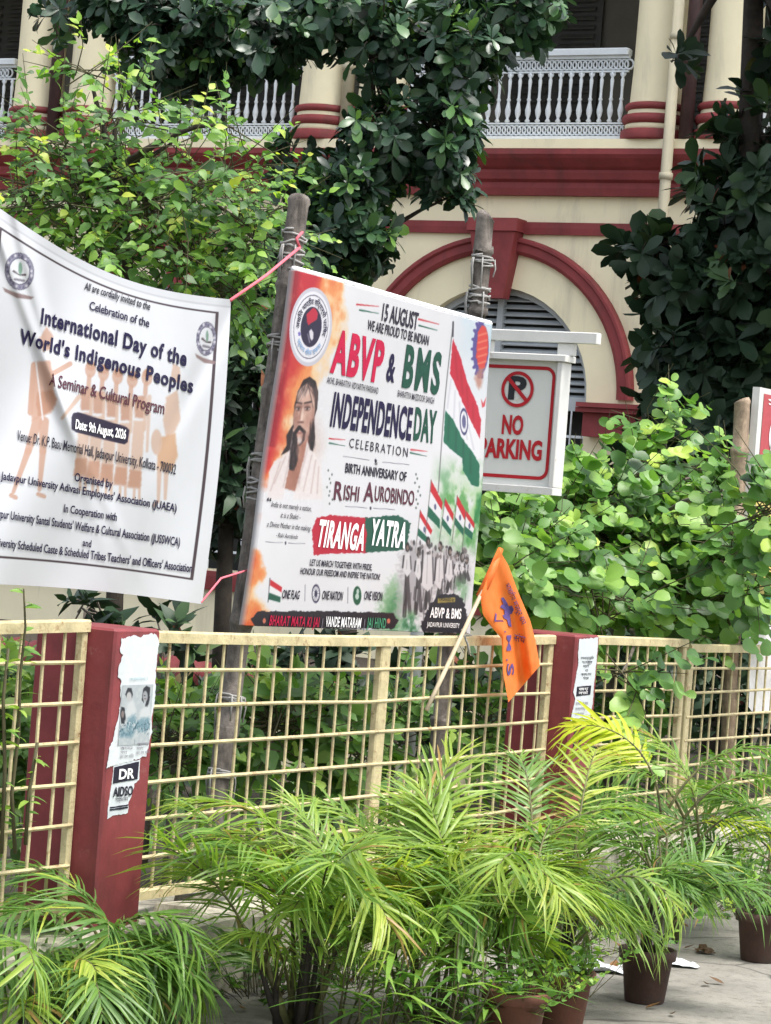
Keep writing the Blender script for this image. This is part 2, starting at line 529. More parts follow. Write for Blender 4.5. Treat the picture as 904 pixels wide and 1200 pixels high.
PROF = {
    'obovate': ([0, .3, .62, .86, 1], [.03, .26, .5, .40, .02]),
    'ovate': ([0, .22, .5, .8, 1], [.03, .42, .46, .2, 0.0]),
    'round': ([0, .12, .45, .82, 1.0], [.05, .38, .52, .42, .12]),
    'lance': ([0, .2, .5, .8, 1], [.05, .42, .5, .3, 0.0]),
    'strip': ([0, .12, .5, .82, 1], [.18, .5, .48, .30, 0.0]),
}
def leaves_mesh(name, P, Dv, U, L, W, tone, prof, mat, parent, fold=.25, curl=.25):
    P = np.asarray(P, float); n = len(P)
    Dv = nz(np.asarray(Dv, float)); S = nz(np.cross(Dv, U)); U = nz(np.cross(S, Dv))
    ts, ws = PROF[prof]; k = len(ts)
    curl = np.broadcast_to(np.asarray(curl, float), (n,)); fold = np.broadcast_to(np.asarray(fold, float), (n,))
    V = np.zeros((n, k, 3, 3))
    for i, (t, w) in enumerate(zip(ts, ws)):
        c = P + Dv * (L * t)[:, None] - U * (L * curl * t * t)[:, None]
        hw = (W * w)[:, None]
        lift = U * hw * fold[:, None]
        V[:, i, 0] = c - S * hw + lift; V[:, i, 1] = c; V[:, i, 2] = c + S * hw + lift
    base = wloc(parent)
    V = (V - base).reshape(-1, 3)
    off = (np.arange(n) * k * 3)[:, None, None]
    q = []
    for i in range(k - 1):
        for j in range(2):
            q.append([i * 3 + j, i * 3 + j + 1, (i + 1) * 3 + j + 1, (i + 1) * 3 + j])
    q = (np.array(q)[None] + off).reshape(-1, 4)
    me = bpy.data.meshes.new(name)
    me.vertices.add(len(V)); me.vertices.foreach_set('co', V.astype(np.float32).ravel())
    me.loops.add(q.size); me.loops.foreach_set('vertex_index', q.astype(np.int32).ravel())
    me.polygons.add(len(q)); me.polygons.foreach_set('loop_start', np.arange(0, q.size, 4, dtype=np.int32))
    me.update(calc_edges=True)
    a = me.attributes.new('tone', 'FLOAT', 'POINT')
    a.data.foreach_set('value', np.repeat(np.clip(tone, 0, 1), k * 3).astype(np.float32))
    me.validate()
    return finish(name, me, mat, parent, True)

def rvec(n):
    return nz(rng.normal(size=(n, 3)))

def blob_points(blobs, shell=.55):
    """blobs: (px, py, depth, rx px, ry px, rdepth m, count) -> sample points and outward directions"""
    P, O = [], []
    for px, py, Y, rx, ry, rd, cnt in blobs:
        c = at(px, py, Y); sc = Y / FPX
        v = rvec(cnt); r = (shell + (1 - shell) * rng.random(cnt)) * (rng.random(cnt) ** .25)
        off = v * r[:, None] * np.array((rx * sc, rd, ry * sc))
        P.append(c + off); O.append(v)
    return np.concatenate(P), np.concatenate(O)

def sprays(P, O, nleaf, slen, L, W, flatness=.8, face=(0, 0, 1.0), upbias=.25, sa=.9, rosette=False, droop=.15, tonevar=.25, tonebase=None, down=0.0):
    n = len(P)
    A = nz(O + rng.normal(size=(n, 3)) * .45 + np.array((0, 0, upbias - down)))
    sl = slen * rng.uniform(.6, 1.3, n)
    LP, LD, LU, LL, LT = [], [], [], [], []
    tb = rng.beta(2, 3, n) if tonebase is None else tonebase
    S = nz(np.cross(A, np.array((0, 0, 1.0)) + rng.normal(size=(n, 3)) * .15)); T = np.cross(S, A)
    for j in range(nleaf):
        t = (j + 1) / nleaf
        p = P + A * (sl * t)[:, None] - np.array((0, 0, 1.0)) * (sl * droop * t * t)[:, None]
        if rosette:
            ph = 2.399 * j + rng.uniform(0, .6, n); k = sa * rng.uniform(.6, 1.2, n)
            side = S * np.cos(ph)[:, None] + T * np.sin(ph)[:, None]
            d = A * np.cos(k)[:, None] + side * np.sin(k)[:, None]
            u = nz(A * .8 - side * .4 + np.array((0, 0, .7)) + rng.normal(size=(n, 3)) * .25)
        else:
            sg = 1 if j % 2 else -1
            k = 0.15 if j == nleaf - 1 else sa
            d = A * math.cos(k) + S * sg * math.sin(k) + rng.normal(size=(n, 3)) * .22 + np.array((0, 0, -.18))
            u = nz(np.array(face) * flatness + rng.normal(size=(n, 3)) * (1 - flatness) * 1.2 + A * .1)
        LP.append(p); LD.append(d); LU.append(u); LL.append(L * rng.uniform(.5, 1.25, n) * (1 - .25 * (not rosette) * (t > .9)))
        LT.append(np.clip(tb + rng.normal(size=n) * tonevar * .5 + (.12 if t > .85 else 0), 0, 1))
    P_, D_, U_, L_, T_ = map(np.concatenate, (LP, LD, LU, LL, LT))
    tips = (P, P + A * sl[:, None])
    return P_, D_, U_, L_, L_ * W * rng.uniform(.85, 1.15, len(L_)), T_, tips

def foliage(name, mat, parent, spray, prof, fold=.2, curl=.25):
    P, Dv, U, L, W, T, tips = spray
    return leaves_mesh(name, P, Dv, U, L, W, T, prof, mat, parent, fold, curl * rng.uniform(.2, 1.6, len(P)))

def bend(p, q, k=5, wob=.06, sag=0.0):
    p = np.asarray(p, float); q = np.asarray(q, float); l = np.linalg.norm(q - p)
    pts = []
    w = rng.normal(size=3) * wob * l
    for i in range(k):
        t = i / (k - 1)
        pts.append(p + (q - p) * t + w * math.sin(math.pi * t) + np.array((0, 0, sag * l * math.sin(math.pi * t))))
    return pts

def twigs_mesh(name, parent, mat, pairs, r=.004, seg=4, every=1):
    mb = MB()
    for p, q in pairs[::every]:
        mb.tube(bend(p, q, 3, .05), [r, r * .8, r * .4], seg, False)
    return build(name, mb, mat, parent, True)

# ================================================================== THE SETTING
def sheet(name, s0, s1, o0, o1, z, mat, n=1):
    mb = MB()
    mb.add([Fp(s0, o0, z), Fp(s1, o0, z), Fp(s1, o1, z), Fp(s0, o1, z)], [(3, 2, 1, 0)])
    o = build(name, mb, mat)
    return tag(o, kind='structure')
mb = MB(); S_ = 300
mb.add([(-S_, -S_, 0), (S_, -S_, 0), (S_, S_, 0), (-S_, S_, 0)], [(0, 1, 2, 3)])
tag(build('pavement', mb, M['ground']), kind='structure')
sheet('garden_soil', -14, 21.5, -40, -.24, .05, M['soil'])

# plinth wall under the fence
mb = MB()
s = -5.0
r_ = random.Random(3)
seg_s = [-5, -3.6, -2.2, -1.1, -.46, .5, 1.6, 2.7, 3.4, 4.4, 5.4, 6.6, 8, 9.5]
wall_root = thing('plinth_wall', Fp(0, 0, 0), 'low stained concrete wall under the yellow fence, with black mould streaks', 'wall')
prev = None
prof = lambda j: [(-.26, 0), (-.26, .25 + j), (-.25, .262 + j), (.205, .268 + j), (.222, .25 + j * .5), (.225, .1), (.235, 0)]
rows = []
for s in np.arange(-5, 9.6, .12):
    j = r_.uniform(-.012, .012)
    rows.append([Fp(s, o + r_.uniform(-.004, .004), z) for o, z in prof(j)])
vs = [p_ for rw in rows for p_ in rw]; k = len(rows[0]); fs = []
for i in range(len(rows) - 1):
    for j in range(k - 1):
        fs.append((i * k + j, i * k + j + 1, (i + 1) * k + j + 1, (i + 1) * k + j))
mb.add(vs, fs)
build('wall', mb, M['concrete'], wall_root)
mb = MB()
for s, o, w in ((.05, .02, .16), (.28, -.05, .14), (4.3, .0, .15), (4.9, .03, .18), (5.2, -.06, .12)):
    pts = [(0, 0), (w, .03), (w * .9, w * .8), (w * .2, w * .9)]
    v = [Fp(s + x, o + y, .268) for x, y in pts] + [Fp(s + x * .9 + .01, o + y * .9, .30) for x, y in pts]
    mb.add(v, [(0, 1, 5, 4), (1, 2, 6, 5), (2, 3, 7, 6), (3, 0, 4, 7), (4, 5, 6, 7)])
build('broken_coping', mb, M['concrete'], wall_root)

# ------------------------------------------------------------------ the building
bld = thing('building', G(-3, 0, 0), 'two storey cream colonial building with red arches and white iron balcony railing', 'building')
ARCH = [(-9.5 , 2), (-5.35, 1), (-1.2, 0), (2.95, 3)]
SPR, R_OUT, R_IN, R_OPEN = 3.14, 1.77, 1.58, 1.2
A0, A1 = -11.57, 5.03
ZTOP_LOW = 5.0
mb = MB()
for ac, _ in ARCH:
    l, r = ac - 2.075, ac + 2.075
    def quad(a0, z0, a1, z1, b=0):
        mb.add([G(a0, b, z0), G(a1, b, z0), G(a1, b, z1), G(a0, b, z1)], [(0, 1, 2, 3)])
    quad(l, 0, ac - R_OPEN, SPR); quad(ac + R_OPEN, 0, r, SPR)
    quad(ac - R_OPEN, 0, ac + R_OPEN, .9)
    n = 24
    pts = [(ac - R_OPEN * math.cos(math.pi * i / n), SPR + R_OPEN * math.sin(math.pi * i / n)) for i in range(n + 1)]
    quad(l, SPR, ac - R_OPEN, 5.84); quad(ac + R_OPEN, SPR, r, 5.84)
    for i in range(n):
        (x0, y0), (x1, y1) = pts[i], pts[i + 1]
        mb.add([G(x0, 0, y0), G(x1, 0, y1), G(x1, 0, 5.84), G(x0, 0, 5.84)], [(0, 1, 2, 3)])
        mb.add([G(x0, 0, y0), G(x1, 0, y1), G(x1, -.35, y1), G(x0, -.35, y0)], [(3, 2, 1, 0)])
    for sx in (-1, 1):
        x = ac + sx * R_OPEN
        mb.add([G(x, 0, .9), G(x, 0, SPR), G(x, -.35, SPR), G(x, -.35, .9)], [(0, 1, 2, 3)])
    mb.add([G(ac - R_OPEN, 0, .9), G(ac + R_OPEN, 0, .9), G(ac + R_OPEN, -.35, .9), G(ac - R_OPEN, -.35, .9)], [(0, 1, 2, 3)])
build('wall', mb, M['cream'], bld)

def profile_along(pts, a0, a1):
    """closed (b,z) profile swept along the facade"""
    m_ = MB(); n = len(pts)
    v = [G(a0, b, z) for b, z in pts] + [G(a1, b, z) for b, z in pts]
    f = [(i, (i + 1) % n, n + (i + 1) % n, n + i) for i in range(n)]
    f += [tuple(range(n))[::-1], tuple(range(n, 2 * n))]
    m_.add(v, f)
    return m_
build('cornice', profile_along([(-.02, 5.36), (.10, 5.36), (.12, 5.44), (.12, 5.50), (.17, 5.53), (.19, 5.60), (.19, 5.63), (.24, 5.66), (.33, 5.74), (.36, 5.78), (.36, 5.838), (-.02, 5.838)], A0, A1), M['oxide'], bld)
build('balcony_slab', profile_along([(-2.6, 5.845), (.34, 5.845), (.34, 5.948), (-2.6, 5.948)], A0, A1), M['cream'], bld)
# string course, broken at each keystone
edges = []
x = A0
for ac, _ in ARCH:
    edges.append((x, ac - .30)); x = ac + .30
edges.append((x, A1))
for e0, e1 in edges:
    build('string_course', profile_along([(-.02, 4.93), (.05, 4.93), (.06, 5.0), (.06, 5.065), (-.02, 5.065)], e0, e1), M['oxide'], bld)
build('plinth_band', profile_along([(-.02, .66), (.08, .66), (.10, .82), (.10, .88), (-.02, .88)], A0, A1), M['oxide'], bld)
for ac, _ in ARCH:
    mb = MB(); n = 40
    prof_ = [(R_IN, 0.002), (R_IN, .05), (R_IN + .04, .08), (R_IN + .12, .08), (R_IN + .14, .11), (R_OUT - .02, .11), (R_OUT, .09), (R_OUT, .002)]
    k = len(prof_)
    for i in range(n + 1):
        th = math.pi * i / n
        for rr, b in prof_:
            mb.v.append(tuple(G(ac - rr * math.cos(th), b, SPR + rr * math.sin(th))))
    for i in range(n):
        for j in range(k - 1):
            mb.f.append((i * k + j, i * k + j + 1, (i + 1) * k + j + 1, (i + 1) * k + j))
    build('arch_band', mb, M['oxide'], bld)
    mb = MB()
    for (w0, w1, z0, z1, b0, b1) in ((.16, .28, 4.20, 4.94, .16, .22), (.31, .31, 4.942, 5.085, .25, .25)):
        v = [G(ac - w0, 0, z0), G(ac + w0, 0, z0), G(ac + w0, b0, z0), G(ac - w0, b0, z0), G(ac - w1, 0, z1), G(ac + w1, 0, z1), G(ac + w1, b1, z1), G(ac - w1, b1, z1)]
        mb.add(v, [(0, 1, 2, 3), (7, 6, 5, 4), (3, 2, 6, 7), (0, 3, 7, 4), (1, 5, 6, 2), (0, 4, 5, 1)])
    build('keystone', mb, M['oxide'], bld)
    # impost ledges beside the opening, under the ends of the arch band
    for sx in (-1, 1):
        x0 = ac + sx * 1.22; x1 = ac + sx * 2.06
        mb = MB(); lo, hi = min(x0, x1), max(x0, x1)
        mb.box(G(lo, 0.003, 2.98), N * (hi - lo), -D * .30, Z * .05)
        mb.box(G(lo + .02, 0.003, 3.033), N * (hi - lo - .04), -D * .34, Z * .05)
        mb.box(G(lo + .05, 0.003, 2.72), N * (hi - lo - .1), -D * .2, Z * .257)
        build('impost', mb, M['oxide'], bld)
    # louvred lunette and barred window below
    win = thing('window', G(ac, -.2, 2), None, None)
    win.parent = bld; win.location = tuple(np.array(win.location) - wloc(bld))
    mb = MB()
    z = SPR + .03
    while z < SPR + 1.17:
        half = math.sqrt(max(1.2 ** 2 - (z - SPR) ** 2, .0)) - .02
        for x0, x1 in ((-half, -.03), (.03, half)):
            mb.box(G(ac + x0, -.22, z), N * (x1 - x0), -D * .07 - Z * .045, (Z * .012 - D * .005))
        z += .082
    build('louvre_slats', mb, M['louvre'], win)
    mb = MB()
    mb.box(G(ac - .035, -.21, SPR), N * .07, -D * .09, Z * 1.19)
    mb.box(G(ac - 1.2, -.24, SPR - .14), N * 2.4, -D * .14, Z * .14)
    for i in range(20):
        t0, t1 = math.pi * i / 20, math.pi * (i + 1) / 20
        v = []
        for t in (t0, t1):
            for rr in (1.13, 1.203):
                for b in (-.2, -.11):
                    v.append(G(ac - rr * math.cos(t), b, SPR + rr * math.sin(t)))
        mb.add(v, [(0, 4, 6, 2), (1, 3, 7, 5), (0, 1, 5, 4)])
    for x in (-1.17, -.4, .4, 1.17):
        mb.box(G(ac + x - .035, -.22, .9), N * .07, -D * .1, Z * (SPR - 1.05))
    build('window_frame', mb, M['louvre'], win)
    mb = MB()
    for x in np.arange(-1.1, 1.11, .15):
        mb.tube([G(ac + x, -.08, .9), G(ac + x, -.08, SPR - .14)], .011, 6)
    for z in np.arange(1.1, 3.0, .32):
        mb.box(G(ac - 1.18, -.095, z), N * 2.36, -D * .008, Z * .03)
    build('window_grille', mb, M['railwhite'], win)
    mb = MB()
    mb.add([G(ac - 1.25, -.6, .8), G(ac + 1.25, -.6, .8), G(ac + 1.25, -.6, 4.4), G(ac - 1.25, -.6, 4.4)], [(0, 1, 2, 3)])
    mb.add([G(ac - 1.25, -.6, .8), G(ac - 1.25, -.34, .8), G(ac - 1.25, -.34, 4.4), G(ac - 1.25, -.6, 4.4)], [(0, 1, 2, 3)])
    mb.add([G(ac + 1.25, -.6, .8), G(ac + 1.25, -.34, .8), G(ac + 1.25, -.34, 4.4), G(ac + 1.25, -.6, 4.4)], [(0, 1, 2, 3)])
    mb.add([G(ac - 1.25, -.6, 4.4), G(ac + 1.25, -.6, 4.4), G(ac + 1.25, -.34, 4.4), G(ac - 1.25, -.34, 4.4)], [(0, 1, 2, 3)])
    build('dark_room', mb, M['dark_door_and_room'], win)  # shallow box; the darkness of the room is put into its colour

# upper storey: columns, verandah, balustrade
COLS = [-7.72, -6.9, -3.6, -2.82, .60, 1.45]
col0 = None
for a in COLS:
    c = G(a, .02, 5.948)
    if col0 is None:
        mb = MB(); mb.lathe(c, [(.31, .40), (.31, .42), (.295, .8), (.285, 2.0), (.27, 3.2)], 28)
        col0 = build('column', mb, M['cream'], bld, True, origin=c)
        mb = MB()
        pr = [(.385, 0), (.39, .02), (.39, .10), (.375, .115)]
        mb.lathe(c, pr, 28)
        def torus(z0, z1, r): return [(r - .03, z0)] + [(r - .03 + .05 * math.sin(math.pi * t / 6), z0 + (z1 - z0) * (1 - math.cos(math.pi * t / 6)) / 2) for t in range(1, 6)] + [(r - .03, z1)]
        mb.lathe(c, torus(.175, .285, .365), 28); mb.lathe(c, torus(.325, .41, .34), 28)
        rings = build('base_rings', mb, M['oxide'], col0, True)
        mb = MB(); mb.lathe(c, [(.345, .115), (.345, .17), (.325, .19), (.325, .30), (.315, .40)], 28)
        drum = build('base_drum', mb, M['cream'], col0, True)
    else:
        o = col0.copy(); COL.objects.link(o); o.parent = bld; o.location = tuple(c - wloc(bld))
        for ch in (rings, drum):
            q = ch.copy(); COL.objects.link(q); q.parent = o
mb = MB()
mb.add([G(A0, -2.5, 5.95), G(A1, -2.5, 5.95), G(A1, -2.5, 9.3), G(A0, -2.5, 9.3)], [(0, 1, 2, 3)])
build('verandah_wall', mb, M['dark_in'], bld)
for a in np.arange(-10.2, 4, 2.075):
    dr = thing('shutter_door', G(a, -2.45, 5.95), None, None); dr.parent = bld; dr.location = tuple(np.array(dr.location) - wloc(bld))
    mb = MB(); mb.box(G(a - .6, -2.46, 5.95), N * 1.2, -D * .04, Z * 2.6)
    build('door_leaf', mb, M['dark_door_and_room'], dr)
    mb = MB()
    for z in np.arange(6.2, 8.3, .11):
        for x in (-.52, .06):
            mb.box(G(a + x, -2.41, z), N * .46, -D * .03 - Z * .04, Z * .015)
    build('door_louvres', mb, M['dark_door_and_room'], dr)
mb = MB()
mb.box(G(A0, -2.6, 9.3), N * (A1 - A0), -D * 2.95, Z * .8)
build('roof', mb, M['cream'], bld)
build('roof_cornice', profile_along([(.34, 9.5), (.55, 9.7), (.75, 9.85), (.75, 10.1), (.34, 10.1)], A0, A1), M['oxide'], bld)

spans = [(A0, -8.05), (-6.57, -3.93), (-2.49, .27), (1.78, A1)]
spans = [(-11.4, -8.03), (-6.57, -3.92), (-2.5, .26), (1.8, 4.9)]
bal_me = None
for e0, e1 in spans:
    bs = thing('balustrade', G((e0 + e1) / 2, .1, 5.95), None, None); bs.parent = bld; bs.location = tuple(np.array(bs.location) - wloc(bld))
    mb = MB(); mb.cbox(G(e0, .04, 6.90), N * (e1 - e0), -D * .13, Z * .075, .015)
    mb.box(G(e0, .08, 6.865), N * (e1 - e0), -D * .05, Z * .033)
    build('top_rail', mb, M['railwhite'], bs)
    mb = MB(); mb.box(G(e0, .07, 5.95), N * (e1 - e0), -D * .08, Z * .06)
    mb.box(G(e0, .09, 6.145), N * (e1 - e0), -D * .03, Z * .018); mb.box(G(e0, .09, 6.715), N * (e1 - e0), -D * .03, Z * .018)
    build('bottom_rail', mb, M['railwhite'], bs)
    mb = MB(); a = e0 + .07
    def ringxz(ac, zc, r, th):
        pts = [G(ac + r * math.cos(t), .105, zc + r * math.sin(t)) for t in np.linspace(0, 2 * math.pi, 13)]
        mb.tube(pts, th, 4, False)
    while a < e1 - .05:
        ringxz(a, 6.08, .052, .012); ringxz(a + .062, 6.08, .052, .012)
        a += .125
    build('scroll_frieze', mb, M['railwhite'], bs, True)
    mb = MB(); a = e0 + .07
    while a < e1 - .05:
        ringxz(a, 6.80, .054, .012); ringxz(a + .062, 6.80, .054, .012); ringxz(a, 6.70, .03, .009)
        a += .125
    build('scroll_frieze', mb, M['railwhite'], bs, True)
    a = e0 + .07
    while a < e1 - .04:
        c = G(a, .105, 6.16)
        if bal_me is None:
            mb = MB(); mb.lathe(c, [(.014, 0), (.032, .02), (.014, .05), (.03, .10), (.034, .14), (.018, .22), (.016, .24), (.026, .26), (.016, .28), (.015, .36), (.022, .47), (.014, .50), (.026, .53), (.014, .56)], 8)
            o = build('baluster', mb, M['railwhite'], bs, True, origin=c); bal_me = o.data
        else:
            o = bpy.data.objects.new('baluster', bal_me); COL.objects.link(o); o.parent = bs; o.location = tuple(c - wloc(bs))
        a += .125
# drainpipes
for a, r, mt, z0, z1, b in ((.93, .06, 'cream_pipe', .2, 9.2, .42), (1.07, .075, 'brownpipe', 5.96, 9.3, .3), (-7.31, .075, 'brownpipe', 5.96, 9.3, .25), (-3.21, .07, 'cream_pipe', 5.96, 9.3, .2)):
    mb = MB(); mb.tube([G(a, b, z0), G(a, b, z1)], r, 12)
    for z in np.arange(z0 + .8, z1, 1.5): mb.tube([G(a, b, z), G(a, b, z + .07)], r * 1.25, 12)
    build('drainpipe', mb, M[mt], bld, True)
mb = MB(); mb.box(G(A1, -6, 0), N * .02, -D * 6, Z * 10.1); mb.box(G(A0 - .02, -6, 0), N * .02, -D * 6, Z * 10.1)
mb.box(G(A0, -6, 0), N * (A1 - A0), -D * .02, Z * 10.1); mb.box(G(A0, -6, 10.1), N * (A1 - A0), -D * 6.3, Z * .02)
build('side_walls', mb, M['cream'], bld)

# low garden parapet with a red tiled coping, seen through the fence at the left
c0 = at(150, 790, 17.5); c0[2] = .05
gw = thing('garden_wall', c0, 'low pale garden wall with red tiled coping, behind the fence at the left', 'wall')
mb = MB(); mb.box(c0 - N * 2.2, N * 4.6, D * .22, Z * .5); build('wall', mb, M['cream'], gw)
mb = MB()
for k in range(26):
    p_ = c0 - N * 2.25 + N * .18 * k - D * .05 + Z * .5
    mb.tube([p_ - D * .03, p_ + D * .18 + Z * .07, p_ + D * .38], [.085, .09, .085], 7)
build('tile_coping', mb, M['oxide'], gw, True)

# ================================================================== FENCE
def fence_panel(s0, s1, zt0, zt1, label, posts, rails=7, zb=.335, dv=.0):
    root = thing('fence_panel', Fp((s0 + s1) / 2, 0, .27), label, 'fence', 'yellow grille fence panels along the plinth wall')
    L = s1 - s0
    zt = lambda s: zt0 + (zt1 - zt0) * (s - s0) / L - .012 * math.sin(math.pi * (s - s0) / L) * (L > 2)
    rr = random.Random(int(s0 * 100))
    mb = MB(); nseg = max(2, int(L / .3))
    for i in range(nseg):
        a0 = s0 + L * i / nseg; a1 = s0 + L * (i + 1) / nseg
        p0 = Fp(a0, -.02, zt(a0) - .038); p1 = Fp(a1, -.02, zt(a1) - .038)
        v = []
        for p_ in (p0, p1):
            for o, z in ((0, 0), (.042, 0), (.042, .034), (.036, .04), (.006, .04), (0, .034)):
                v.append(p_ + N * o + Z * z)
        mb.add(v, [(j, (j + 1) % 6, 6 + (j + 1) % 6, 6 + j) for j in range(6)] + ([(5, 4, 3, 2, 1, 0)] if i == 0 else []) + ([(6, 7, 8, 9, 10, 11)] if i == nseg - 1 else []))
    build('top_rail', mb, M['yellow'], root)
    mb = MB(); mb.cbox(Fp(s0, -.018, zb - .02), D * L, N * .036, Z * .035, .005)
    build('bottom_rail', mb, M['yellow'], root)
    for sp, w in posts:
        mb = MB(); mb.cbox(Fp(sp - w / 2, -.018, .262), D * w, N * .034, Z * (zt(sp) - .262 - .036), .006)
        build('post', mb, M['yellow'], root)
    mb = MB(); n = int(round(L / .118))
    for i in range(1, n):
        s = s0 + L * i / n + rr.uniform(-.008, .008)
        mb.tube([Fp(s, .004, zb + .012), Fp(s + rr.uniform(-.005, .005), .004 + rr.uniform(-.004, .004), (zb + zt(s)) / 2), Fp(s + rr.uniform(-.006, .006), .004, zt(s) - .037)], .0064, 6, False)
    for k in range(1, rails):
        f = k / rails; pts = []
        for i in range(7):
            s = s0 + .008 + (L - .022) * i / 6
            pts.append(Fp(s, .014, zb + (zt(s) - zb) * f + rr.uniform(-.004, .004)))
        mb.tube(pts, .0074, 6, True)
    build('grille', mb, M['yellow'], root)
    return root
PIL1, PIL2 = (-.452, -.187), (3.13, 3.375)
fence_panel(-3.4, PIL1[0] - .002, 1.27, 1.278, 'yellow grille panel left of the nearer red pillar, below the white cloth banner', [(-.469, .028), (-3.37, .05)])
fence_panel(PIL1[1] + .002, PIL2[0] - .002, 1.243, 1.222, 'long yellow grille panel between the two red pillars, with the orange flag hanging over it', [(1.59, .075), (3.105, .045), (-.165, .03)])
fence_panel(PIL2[1] + .002, 4.66, 1.222, 1.20, 'short yellow grille panel half covered by leaves, right of the second red pillar', [(4.64, .04), (3.395, .03)])
fence_panel(4.70, 8.4, 1.175, 1.17, 'farthest yellow grille panel beside the bamboo pole and the red topped board', [(4.73, .06), (6.6, .05), (8.37, .05)])
MORE = None

def pillar(sr, label, zt):
    root = thing('fence_pillar', Fp(sum(sr) / 2, 0, .27), label, 'pillar', 'red pillars of the fence')
    mb = MB(); mb.cbox(Fp(sr[0], -.2, .2), D * (sr[1] - sr[0]), N * .32, Z * (zt - .2), .008)
    build('shaft', mb, M['maroon'], root)
    return root
pil1 = pillar(PIL1, 'nearer red pillar with a torn white poster of two figures on its face', 1.258)
pil2 = pillar(PIL2, 'red pillar with a narrow torn notice, farther along the fence behind the orange flag', 1.232)

def jag(pts, amp, rr, step=.006):
    amp = amp * .5; w_ = [0.0, 0.0]
    out = []
    for i in range(len(pts)):
        p, q = np.array(pts[i]), np.array(pts[(i + 1) % len(pts)])
        n = max(1, int(np.linalg.norm(q - p) / step))
        for k in range(n):
            t = p + (q - p) * k / n
            w_ = [.75 * w_[0] + rr.uniform(-amp, amp), .75 * w_[1] + rr.uniform(-amp, amp)]
            out.append(tuple(t + np.array(w_)))
    return out
YK = .79
def paper(name, s0, zt, shape, mat, parent, off, rr, amp=.004, label=None):
    """polygon in (x along the pillar face, y down from its top), pasted on the street face"""
    pts = jag([(x, y * YK) for x, y in shape], amp, rr)
    mb = MB(); front = [Fp(s0 + x, .12 + off, zt - y) for x, y in pts]; back = [p_ - N * .0012 for p_ in front]
    n = len(pts)
    mb.add(front + back, [tuple(range(n)), tuple(range(2 * n - 1, n - 1, -1))] + [(i, n + i, n + (i + 1) % n, (i + 1) % n) for i in range(n)])
    o = build(name, mb, mat, parent)
    if label: o['label'] = label
    return o
def face_text(body, s0, z0, w, h, mat, parent, off=.006, bold=.01, o0=.12, name='lettering', shear=0):
    V, Fc = norm_text(body, bold, shear)
    mb = MB(); mb.add([Fp(s0 + x * w, o0 + off, z0 + y * h) for x, y in V], Fc)
    return build(name, mb, mat, parent)
rr = random.Random(5)
s0, zt = PIL1[0], 1.258
pw = .265
big = paper('poster', s0, zt, [(.03, .035), (.24, .02), (.258, .05), (.25, .16), (.256, .30), (.247, .36), (.252, .43), (.238, .47), (.232, .545), (.006, .575), (.008, .50), (.03, .46), (.034, .42), (.052, .36), (.05, .22), (.03, .2), (.03, .16), (.05, .11), (.03, .09)], M['paper'], pil1, .003, rr, .006, 'torn white poster with two faded figures')
# the two faded figures printed on it
def proj(p_):
    p_ = np.asarray(p_, float); u = p_[..., 0] / p_[..., 1]; w = (p_[..., 2] - EYE) / p_[..., 1]
    return 452 + (u * cr + w * sr) * FPX, 603 - (-u * sr + w * cr) * FPX
gy, gx = np.meshgrid(np.linspace(.185, .385, 130), np.linspace(.055, .238, 100), indexing='ij')
gp_ = P0 + D * (s0 + gx)[..., None] + N * .1246 + Z * (zt - gy)[..., None]
qx, qy = proj(gp_)
pc = Canvas(qx, qy, (196, 204, 208))
k5 = lambda x, y: (90 + x / 5.0, 720 + y / 5.0)
kp = lambda pts: [k5(*q_) for q_ in pts]
pn = vnoise(gx * 90, gy * 90, 21, 4); pn2 = vnoise(gx * 200, gy * 160, 22, 3)
pc.put((pn - .42) * 3, (214, 220, 222), .8)
pc.poly(kp([(285, 470), (300, 430), (322, 432), (330, 470), (322, 490), (310, 460), (296, 470), (294, 490)]), (52, 54, 62), .95, .5, 1)
pc.ell(k5(308, 482), 3.0, 5.6, (206, 206, 206), .9, .3)
pc.poly(kp([(262, 540), (280, 545), (288, 600), (282, 640), (262, 640), (256, 590)]), (40, 42, 50), .95, .5, 1)
pc.ell(k5(270, 585), 1.8, 4.4, (170, 150, 146), .8, .4)
pc.poly(kp([(382, 500), (390, 435), (410, 418), (430, 430), (428, 500), (416, 545), (400, 540), (412, 480), (404, 450), (394, 480), (392, 520)]), (44, 46, 54), .95, .5, 1)
pc.ell(k5(402, 480), 3.0, 6.4, (176, 178, 182), .95, .3); pc.cap(k5(396, 476), k5(401, 476), .5, (60, 60, 66)); pc.cap(k5(398, 494), k5(406, 494), .5, (110, 96, 96))
pc.poly(kp([(300, 520), (330, 500), (350, 560), (345, 620), (300, 640), (288, 570)]), (226, 230, 232), .9, 1.5, 1)
pc.poly(kp([(375, 560), (425, 530), (438, 600), (430, 690), (370, 690), (365, 620)]), (228, 232, 234), .9, 1.5, 1)
pc.poly(kp([(300, 610), (340, 580), (356, 620), (420, 600), (436, 650), (410, 690), (352, 680), (320, 720), (250, 725), (246, 680), (290, 660)]), (108, 150, 166), .75, 2, 5)
pc.put(np.clip(1 - np.abs(qy - k5(0, 665)[1]) / 10, 0, 1) * (pn2 - .45) * 8, (58, 88, 104), .9)
pc.put(np.clip(1 - np.abs(qy - k5(0, 640)[1]) / 16, 0, 1) * (pn - .5) * 7, (224, 230, 232), .8)
for k in range(2): pc.cap(k5(245 + 95 * k, 735), k5(240 + 95 * k, 830), .25, (120, 130, 136), .8)
M['posterprint'] = printmat('faded_poster_print', .7)
grid_mesh('printed_figures', gp_, pc.c, M['posterprint'], big, False)
